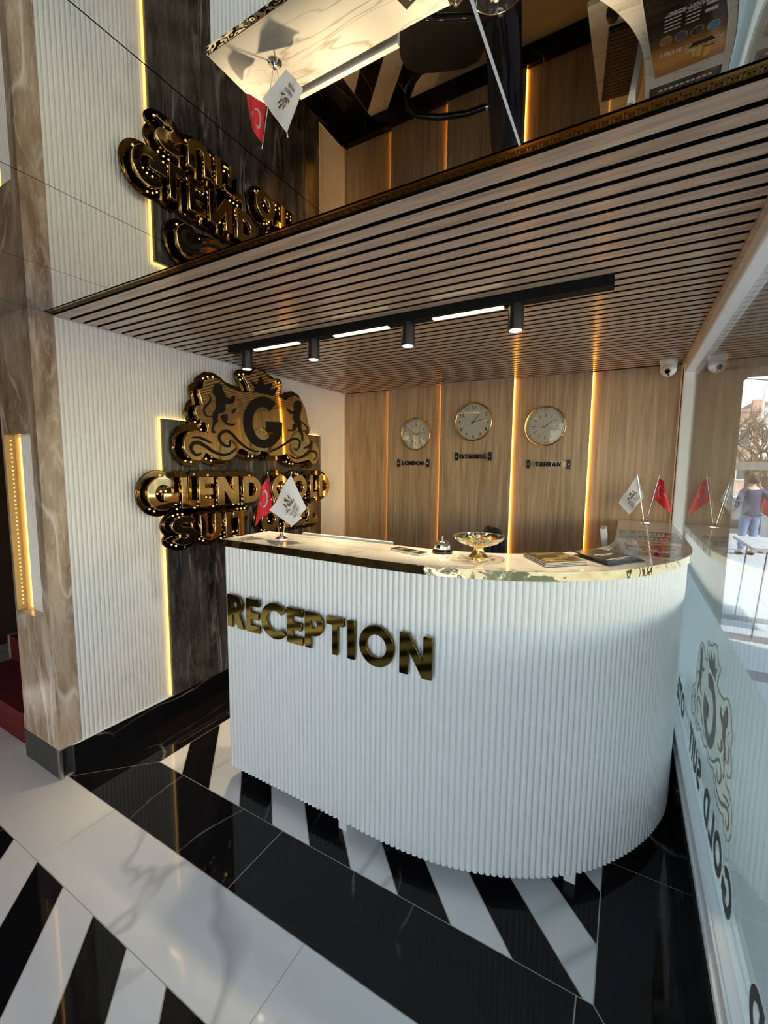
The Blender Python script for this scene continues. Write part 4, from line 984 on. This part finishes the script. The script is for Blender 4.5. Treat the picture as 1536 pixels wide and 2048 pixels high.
for r in range(6):
    for q in range(18): kk.box(-.064 + r * .0215, -.047 + r * .0215, -.212 + q * .0236, -.193 + q * .0236, .018, .0225)
tag(link('keys', kk, M_KEYS, kb_), None, None, None, 'stuff')
ms = thing('mouse', 'black computer mouse beside the keyboard towards the customer side', 'mouse', (-.19, 2.50, .76))
part('shell', MB().ball((-.19, 2.50, .764), .03, 14, 8, 1, 1.7, .9), M_BLK, ms, True); part('wheel', MB().tube([(-.194, 2.475, .790), (-.186, 2.475, .790)], .006, 10), M_KEYS, ms)

CX, CY, CR = -1.03, 2.44, math.radians(202)
ch = thing('office_chair', 'black leather office chair with looped armrests behind the desk', 'chair', (CX, CY, 0), None, CR)
def rounded(x0, x1, y0, y1, z0, z1, n=8, e=4.0):
    mb = MB().ball((0, 0, 0), 1, 24, 16); q = lambda s: math.copysign(abs(s) ** (2 / e), s)
    out = []
    for (x, y, z) in mb.v:
        k = (abs(x) ** e + abs(y) ** e + abs(z) ** e) ** (-1 / e); out.append((x * k, y * k, z * k))
    mb.v = [((x0 + x1) / 2 + x * (x1 - x0) / 2, (y0 + y1) / 2 + y * (y1 - y0) / 2, (z0 + z1) / 2 + z * (z1 - z0) / 2) for x, y, z in out]; return mb
def cp(name, mb, mt, sm=True): me = mb.mesh(name); smooth(me); return link(name, me, mt, ch)
cp('seat', rounded(-.25, .26, -.26, .26, .43, .54), M_CHAIR)
cp('backrest', rounded(-.32, -.24, -.24, .24, .56, 1.205, e=3.0).map(lambda x, y, z: (x - (z - .56) * .10, y * (1 - .35 * max(0, (z - .95) / .26) ** 2), z)), M_CHAIR)
for sg in (-1, 1):
    a = cp('armrest', MB().tube([(-.27, sg * .27, .72), (-.15, sg * .29, .735), (.02, sg * .30, .735), (.16, sg * .30, .715), (.22, sg * .295, .65), (.22, sg * .285, .56), (.14, sg * .27, .485), (0, sg * .24, .47)], .019, 10), M_BLKG)
    sub('clip', MB().tube([(-.285, sg * .268, .72), (-.262, sg * .272, .722)], .021, 10), M_CHROME, a, True)
cp('column', MB().lathe([(.03, .08), (.03, .30), (.02, .30), (.02, .43)], (0, 0, 0), 16), M_CHROME)
for k in range(5):
    a = 2 * PI * k / 5; L = cp('base_leg', MB().tube([(0, 0, .11), (.29 * math.cos(a), .29 * math.sin(a), .075)], [.025, .016], 10), M_BLKG)
    sub('caster', MB().ball((.29 * math.cos(a), .29 * math.sin(a), .028), .028, 12, 8), M_BLK, L, True)
# navy coat over the backrest
co = tag(link('coat', smooth(MB().mesh('coat')) if False else bpy.data.meshes.new('coat'), M_NAVY), 'dark navy coat hanging over the chair back', 'coat')
mb = MB(); nu, nv = 40, 26
for j in range(nv + 1):
    for i in range(nu + 1):
        v = j / nv; a = 2 * PI * i / nu
        zt = 1.228 - .70 * v; w = .20 + .09 * min(1, v * 3) - .05 * v; d = .062 + .018 * v
        fold = 1 + .13 * math.sin(a * 7 + v * 2) * min(1, v * 2.2) + .05 * math.sin(a * 13 + 4 * v)
        top = min(1, (v * 6)) ** .5
        x = -.315 - (zt - .56) * .09 + d * math.cos(a) * fold * top; y = w * math.sin(a) * fold * top
        mb.v.append((x, y, zt - .03 * (1 - top) + .012 * math.sin(a * 5) * v))
k = nu + 1
mb.f = [(j * k + i, j * k + i + 1, (j + 1) * k + i + 1, (j + 1) * k + i) for j in range(nv) for i in range(nu)]
me = co.data; me.from_pydata(mb.v, [], mb.f); me.update(); smooth(me, 70)
co.location = (CX, CY, 0); co.rotation_euler = (0, 0, CR)

sc_ = thing('security_camera', 'white dome security camera under the slatted ceiling near the window corner', 'camera', (.182, 3.235, H))
part('mount', MB().lathe([(.050, 0), (.050, -.012), (.047, -.020), (.043, -.045)], (.182, 3.235, H), 32), M_PLAST, sc_, True)
cb = part('eyeball', MB().ball((.182, 3.228, H - .058), .044, 28, 18), M_PLAST, sc_, True)
dv = Vector((-.12, -.80, -.38)).normalized(); c_ = Vector((.182, 3.228, H - .058))
def along(mb): 
    q = dv.to_track_quat('Z', 'Y'); return mb.map(lambda a, b, c: tuple(c_ + q @ Vector((a, b, c))))
sub('lens', along(MB().lathe([(.015, .038), (.015, .046), (.012, .0475), (.010, .044)], (0, 0, 0), 22)), M_BLKG, cb, True)
sub('sensor', along(MB().lathe([(.005, .043), (.005, .0455)], (.004, -.023, -.006), 12)), M_BLK, cb, True)

# =================================================================== OUTSIDE, SEEN THROUGH THE WINDOW
M_PAVE = mat('pale pavement', (.44, .45, .46), .8, bump=.2, bscale=25); M_BAND = mat('brown paving band', (.16, .125, .12), .8)
M_ASPH = mat('asphalt', (.10, .10, .11), .9, bump=.3, bscale=40)
struct('pavement', MB().box(.36, 60, -30, 16, GROUND - .3, GROUND - .001), M_PAVE)
struct('forecourt', MB().box(-40, 60, -60, -3.2, GROUND - .3, GROUND - .002), mat('dark forecourt paving', (.15, .14, .135), .85))
pv = bpy.data.objects['pavement']
for y in (4.86, 5.95, 6.72): link('paving_band', MB().box(.4, 6, y - .11, y + .11, GROUND - .01, GROUND + .003), M_BAND, pv)
for x in (1.1, 2.4, 3.7, 5.0):
    for y0, y1_ in ((3.6, 4.75), (4.97, 5.84), (6.06, 6.61), (6.83, 9.0)): link('paving_slab', MB().box(x - .64, x + .64, y0 + .01, y1_ - .01, GROUND - .01, GROUND + .002), M_PAVE, pv)
struct('street', MB().box(-20, 80, 16, 38, GROUND - .4, GROUND - .08), M_ASPH)
struct('ground_far', MB().box(-20, 100, 38, 120, GROUND - .4, GROUND - .02), M_PAVE)
M_FAC = mat('taupe facade', (.13, .108, .092), .75, bump=.15, bscale=30)
struct('wall_facade', MB().box(.36, .585, 3.42, 3.75, GROUND, 2.19), M_FAC)
struct('beam', MB().box(.36, 5.2, 3.42, 3.75, 2.175, 3.2), M_FAC)
link('corner_bracket', MB().prism([(.585, 2.175), (.585, 2.10), (.66, 2.175)], 3.43, 3.74).map(lambda a, b, c: (a, c, b)), M_FAC, bpy.data.objects['beam'])
struct('ceiling_canopy', MB().box(.36, 5.2, -3.2, 3.42, 2.32, 2.5), M_FAC)  # soffit of the covered entrance, extended out of view to block the sun
struct('column_canopy', MB().box(5.0, 5.2, 3.42, 3.75, GROUND, 2.175), M_FAC)
struct('wall_building_above', MB().box(-4.7, .36, 3.6, 4.2, 2.4, 9).box(-4.7, 5.2, 3.75, 4.2, 3.2, 9), M_FAC)

def building(name, label, x0, x1, y0, y1_, z1, mt, cols_, rows_, wz0, wst, roofm):
    t = thing(name, label, 'building', ((x0 + x1) / 2, y0, GROUND))
    part('walls', MB().box(x0, x1, y0, y1_, GROUND, z1), mt, t)
    part('roof', MB().box(x0 - .1, x1 + .1, y0 - .1, y1_ + .1, z1, z1 + .25), roofm, t)
    for k in range(2): part('chimney', MB().box(x0 + 2.6 + k * 2.2, x0 + 3.2 + k * 2.2, y0 + 2, y0 + 2.6, z1 + .3, z1 + 1.2), mt, t)
    w = (x1 - x0) / cols_
    for r in range(rows_):
        for c in range(cols_):
            cx = x0 + (c + .5) * w; z = wz0 + r * wst
            f = part('window', MB().box(cx - .75, cx + .75, y0 - .06, y0 + .02, z, z + 1.4), M_PLAST, t)
            sub('pane', MB().box(cx - .66, cx - .05, y0 - .075, y0 - .058, z + .1, z + 1.3).box(cx + .05, cx + .66, y0 - .075, y0 - .058, z + .1, z + 1.3), mat('dim window', (.08, .10, .12), .1) if 'dim window' not in bpy.data.materials else bpy.data.materials['dim window'], f)
    return t
building('apartment_block', 'salmon pink apartment block beyond the bare trees', 4.0, 9.0, 45, 57, 6.3, mat('salmon render', (.62, .40, .31), .85), 2, 2, .8, 2.8, mat('salmon roof', (.50, .33, .27), .8))
building('apartment_block', 'pale grey apartment block with chimneys beside the salmon one', 9.4, 19.5, 50, 64, 7.4, mat('pale render', (.62, .60, .58), .85), 4, 2, 1.0, 2.9, mat('brown roof', (.36, .27, .23), .8))
def tree(x, y, h, seed, label):
    r = random.Random(seed); mb = MB()
    def grow(p, d, L, rad, lv):
        q = p + d * L; mid = p + d * L * .5 + Vector((r.uniform(-1, 1), r.uniform(-1, 1), r.uniform(-.3, .6))) * L * .07
        mb.tube([p, mid, q], [rad, rad * .82, rad * .62], 5)
        if lv == 0: return
        for k in range(3 if lv > 1 else 4):
            a = Vector((r.uniform(-1, 1), r.uniform(-1, 1), r.uniform(-.25, .8))).normalized()
            grow(p + d * L * r.uniform(.55, 1), (d * .75 + a * .85).normalized(), L * r.uniform(.6, .8), rad * .58, lv - 1)
    t = thing('bare_tree', label, 'tree', (x, y, GROUND), 'bare trees')
    M_BARK = bpy.data.materials.get('bark') or mat('bark', (.20, .14, .10), .9)
    grow(Vector((x, y, GROUND)), Vector((.05, .0, 1)).normalized(), h * .30, h * .022, 5)
    part('branches', mb, M_BARK, t, kind='stuff')
    part('trunk', MB().tube([(x, y, GROUND), (x + .02, y, GROUND + h * .15), (x + .05 * h * .3, y, GROUND + h * .3)], [h * .030, h * .026, h * .021], 8), M_BARK, t, True)
tree(5.05, 26.0, 6.6, 1, 'bare leafless tree in front of the salmon block')
tree(6.15, 29.0, 6.8, 2, 'bare leafless tree in front of the grey block')
tree(4.55, 23.6, 4.4, 5, 'low bare tree just behind the brown kiosk')
lp = thing('street_lamp', 'thin grey street lamp post with an arm behind the trees', 'lamp', (6.75, 33.5, GROUND))
part('pole', MB().tube([(6.75, 33.5, GROUND), (6.75, 33.5, 6.6)], [.06, .045], 10), M_STEEL, lp, True)
a_ = part('arm', MB().tube([(6.75, 33.5, 6.6), (7.1, 33.6, 6.7), (8.1, 33.9, 6.7)], .045, 8), M_STEEL, lp, True); sub('lamp_head', MB().box(8.0, 8.6, 33.75, 34.0, 6.6, 6.72), M_STEEL, a_)
tag(link('power_line', MB().tube([(1.5 + i * 1.0, 12.0 + i * .35, 3.62 - .30 * math.sin(PI * min(1, i / 9))) for i in range(10)], .012, 6), M_BLK), 'black power line sagging across the sky behind the window', 'cable')
ki = thing('kiosk', 'brown timber kiosk with a flat grey roof beam beyond the man', 'kiosk', (4.2, 18.2, GROUND))
part('roof_beam', MB().box(2.2, 7.0, 17.6, 20.6, 1.58, 1.84), mat('grey beam', (.22, .19, .17), .7), ki)
M_KIO = wood('kiosk boards', (.13, .085, .055), (.18, .12, .08), (.07, .045, .03), .6, 'x')
for k in range(8): part('board', MB().box(3.42, 6.6, 17.95, 18.0, GROUND + .08 + k * .2, GROUND + .265 + k * .2), M_KIO, ki)
for x in (3.40, 6.6): part('post', MB().box(x - .06, x + .06, 17.9, 18.04, GROUND, 1.58), M_KIO, ki)
part('post', MB().box(2.3, 2.42, 17.9, 18.04, GROUND, 1.58), M_KIO, ki)
tb_ = thing('outdoor_table', 'white topped outdoor table with thin black legs on the pavement', 'table', (1.75, 6.3, GROUND))
part('top', MB().box(1.22, 2.5, 5.9, 6.9, .70, .735), mat('table top', (.55, .53, .52), .25), tb_)
for sx in (1.30, 2.42):
    for sy in (5.98, 6.82): part('leg', MB().tube([(sx, sy, GROUND), (sx + (.06 if sx < 2 else -.06), sy,   .70)], .007, 8), M_BLK, tb_, True)

def person(name, label, loc, rz, shirt, trousers, hair, phone=False):
    t = thing(name, label, 'person', loc, None, rz)
    skin = mat('skin', (.52, .32, .23), .55)
    def grow(nm, nodes_, edges_, mt, lv=2):
        me = bpy.data.meshes.new(nm); me.from_pydata([q[0] for q in nodes_], edges_, []); o = link(nm, me, None, None)
        sk = o.modifiers.new('skin', 'SKIN'); sk.use_smooth_shade = True; o.modifiers.new('sub', 'SUBSURF').levels = lv
        o.modifiers['sub'].render_levels = lv
        for i, q in enumerate(nodes_):
            r = q[1] if isinstance(q[1], tuple) else (q[1], q[1]); d = me.skin_vertices[0].data[i]; d.radius = r; d.use_root = (i == 0)
        dg = bpy.context.evaluated_depsgraph_get(); m2 = bpy.data.meshes.new_from_object(o.evaluated_get(dg), depsgraph=dg)
        C.objects.unlink(o); bpy.data.objects.remove(o); m2.materials.clear(); smooth(m2, 180); return link(nm, m2, mt, t)
    # facing +y, right hand side is +x; heights for a 1.73 m figure
    if phone: RA = [(.19, .0, 1.40), (.40, -.02, 1.20), (.22, .12, 1.47)]
    else: RA = [(.19, 0, 1.40), (.26, .0, 1.13), (.20, .16, .96)]
    LA = [(-.19, 0, 1.40), (-.27, -.03, 1.13), (-.20, .17, 1.03)]
    N = [((0, 0, .95), (.145, .10)), ((0, 0, 1.15), (.135, .095)), ((0, 0, 1.33), (.165, .105)), ((0, 0, 1.44), (.10, .075)), ((0, .01, 1.51), .055), ((0, .02, 1.58), (.070, .082)), ((0, .03, 1.66), (.074, .092)),
         (RA[0], .055), (RA[1], .044), (RA[2], .030), (LA[0], .055), (LA[1], .044), (LA[2], .030),
         ((.09, 0, .86), .085), ((.10, .02, .49), .058), ((.10, -.02, .09), .040), ((.11, .13, .035), .036),
         ((-.09, 0, .86), .085), ((-.11, .03, .49), .058), ((-.12, .0, .09), .040), ((-.13, .15, .035), .036)]
    E = [(0, 1), (1, 2), (2, 3), (3, 4), (4, 5), (5, 6), (3, 7), (7, 8), (8, 9), (3, 10), (10, 11), (11, 12), (0, 13), (13, 14), (14, 15), (15, 16), (0, 17), (17, 18), (18, 19), (19, 20)]
    for hand, up in ((9, phone), (12, False)):
        b = Vector(N[hand][0]); d = Vector((-.15, .1, 1)).normalized() if up else Vector((.1, .6, -.75)).normalized(); sd2 = Vector((0, 1, 0)) if up else Vector((1, 0, 0))
        pk = len(N); N.append((tuple(b + d * .07), (.030, .018))); E.append((hand, pk))
        for q in range(4):
            k0 = len(N); ln = (.062, .072, .068, .052)[q]; o2 = sd2 * (-.027 + q * .018)
            N.append((tuple(b + d * .095 + o2), .0085)); N.append((tuple(b + d * (.095 + ln) + o2 + Vector((-.015, 0, 0))), .007)); E += [(pk, k0), (k0, k0 + 1)]
        k0 = len(N); N.append((tuple(b + d * .05 + sd2 * .04), .010)); N.append((tuple(b + d * .09 + sd2 * .055), .008)); E += [(hand, k0), (k0, k0 + 1)]
    body = grow('body', N, E, skin)
    J = [((0, 0, .78), (.19, .14)), ((0, 0, .93), (.178, .13)), ((0, 0, 1.13), (.160, .122)), ((0, 0, 1.32), (.195, .128)), ((0, 0, 1.43), (.115, .088)), ((0, .0, 1.475), (.075, .066))] + [(RA[0], .074), (RA[1], .062), (tuple(Vector(RA[1]).lerp(Vector(RA[2]), .82)), .050), (LA[0], .074), (LA[1], .062), (tuple(Vector(LA[1]).lerp(Vector(LA[2]), .82)), .050)]
    JE = [(0, 1), (1, 2), (2, 3), (3, 4), (4, 5), (4, 6), (6, 7), (7, 8), (4, 9), (9, 10), (10, 11)]
    grow('jacket', J, JE, shirt)
    T = [((0, 0, .96), (.158, .118)), ((.09, 0, .82), .105), ((.10, .02, .48), .078), ((.105, .0, .10), .066), ((-.09, 0, .82), .105), ((-.11, .03, .48), .078), ((-.12, .01, .10), .066)]
    grow('trousers', T, [(0, 1), (1, 2), (2, 3), (0, 4), (4, 5), (5, 6)], trousers)
    hb = MB().ball((0, .012, 1.645), .112, 20, 14, .86, 1.02, 1.06)
    hm = hb.mesh('hair'); 
    for v in hm.vertices:      # keep the face free
        if v.co.y > .055 and v.co.z < 1.70: v.co.y = .055 - (v.co.y - .055) * .3
        if v.co.z < 1.57: v.co.z = 1.57
    smooth(hm, 80); link('hair', hm, hair, t)
    fb_ = MB().ball((0, .118, 1.625), .014, 8, 6, .8, 1.1, 1.4); smooth(nm_ := fb_.mesh('nose')); link('nose', nm_, skin, t)
    for sx in (-1, 1):
        em = MB().ball((sx * .030, .102, 1.650), .010, 8, 6).mesh('eye'); link('eye', smooth(em), bpy.data.materials.get('eye') or mat('eye', (.05, .04, .035), .2), t)
        am = MB().ball((sx * .082, .015, 1.640), .022, 8, 6, .5, .9, 1.3).mesh('ear'); link('ear', smooth(am), skin, t)
        sh_ = MB().ball((sx * .115, .075, .035), .05, 12, 8, .95, 2.5, .75).mesh('shoe'); 
        for v in sh_.vertices: v.co.z = max(0, v.co.z)
        link('shoe', smooth(sh_), M_BLK, t)
    link('mouth', smooth(MB().ball((0, .104, 1.588), .018, 8, 6, 1.3, .5, .35).mesh('mouth')), bpy.data.materials.get('lips') or mat('lips', (.40, .16, .13), .5), t)
    return t
M_JEAN = mat('blue jeans', (.14, .22, .38), .8); M_HAIR = mat('dark hair', (.018, .012, .010), .6)
person('person', 'man in a blue jacket and jeans holding a phone to his ear outside', (2.38, 12.0, GROUND), math.radians(20), mat('blue jacket', (.035, .045, .10), .8), M_JEAN, M_HAIR, True)
person('person', 'person in a long red coat standing beside the man outside', (2.86, 12.5, GROUND), math.radians(150), mat('red coat', (.50, .03, .06), .8), mat('pale trousers', (.55, .55, .58), .8), M_HAIR)
ph = tag(link('phone', MB().box(-.006, .006, -.035, .035, -.07, .07), M_BLKG), 'black phone held to the ear of the man in blue', 'phone')
_r = math.radians(20); ph.location = (2.38 + math.cos(_r) * .125 - math.sin(_r) * .09, 12.0 + math.sin(_r) * .125 + math.cos(_r) * .09, GROUND + 1.62); ph.rotation_euler = (.2, .1, _r)
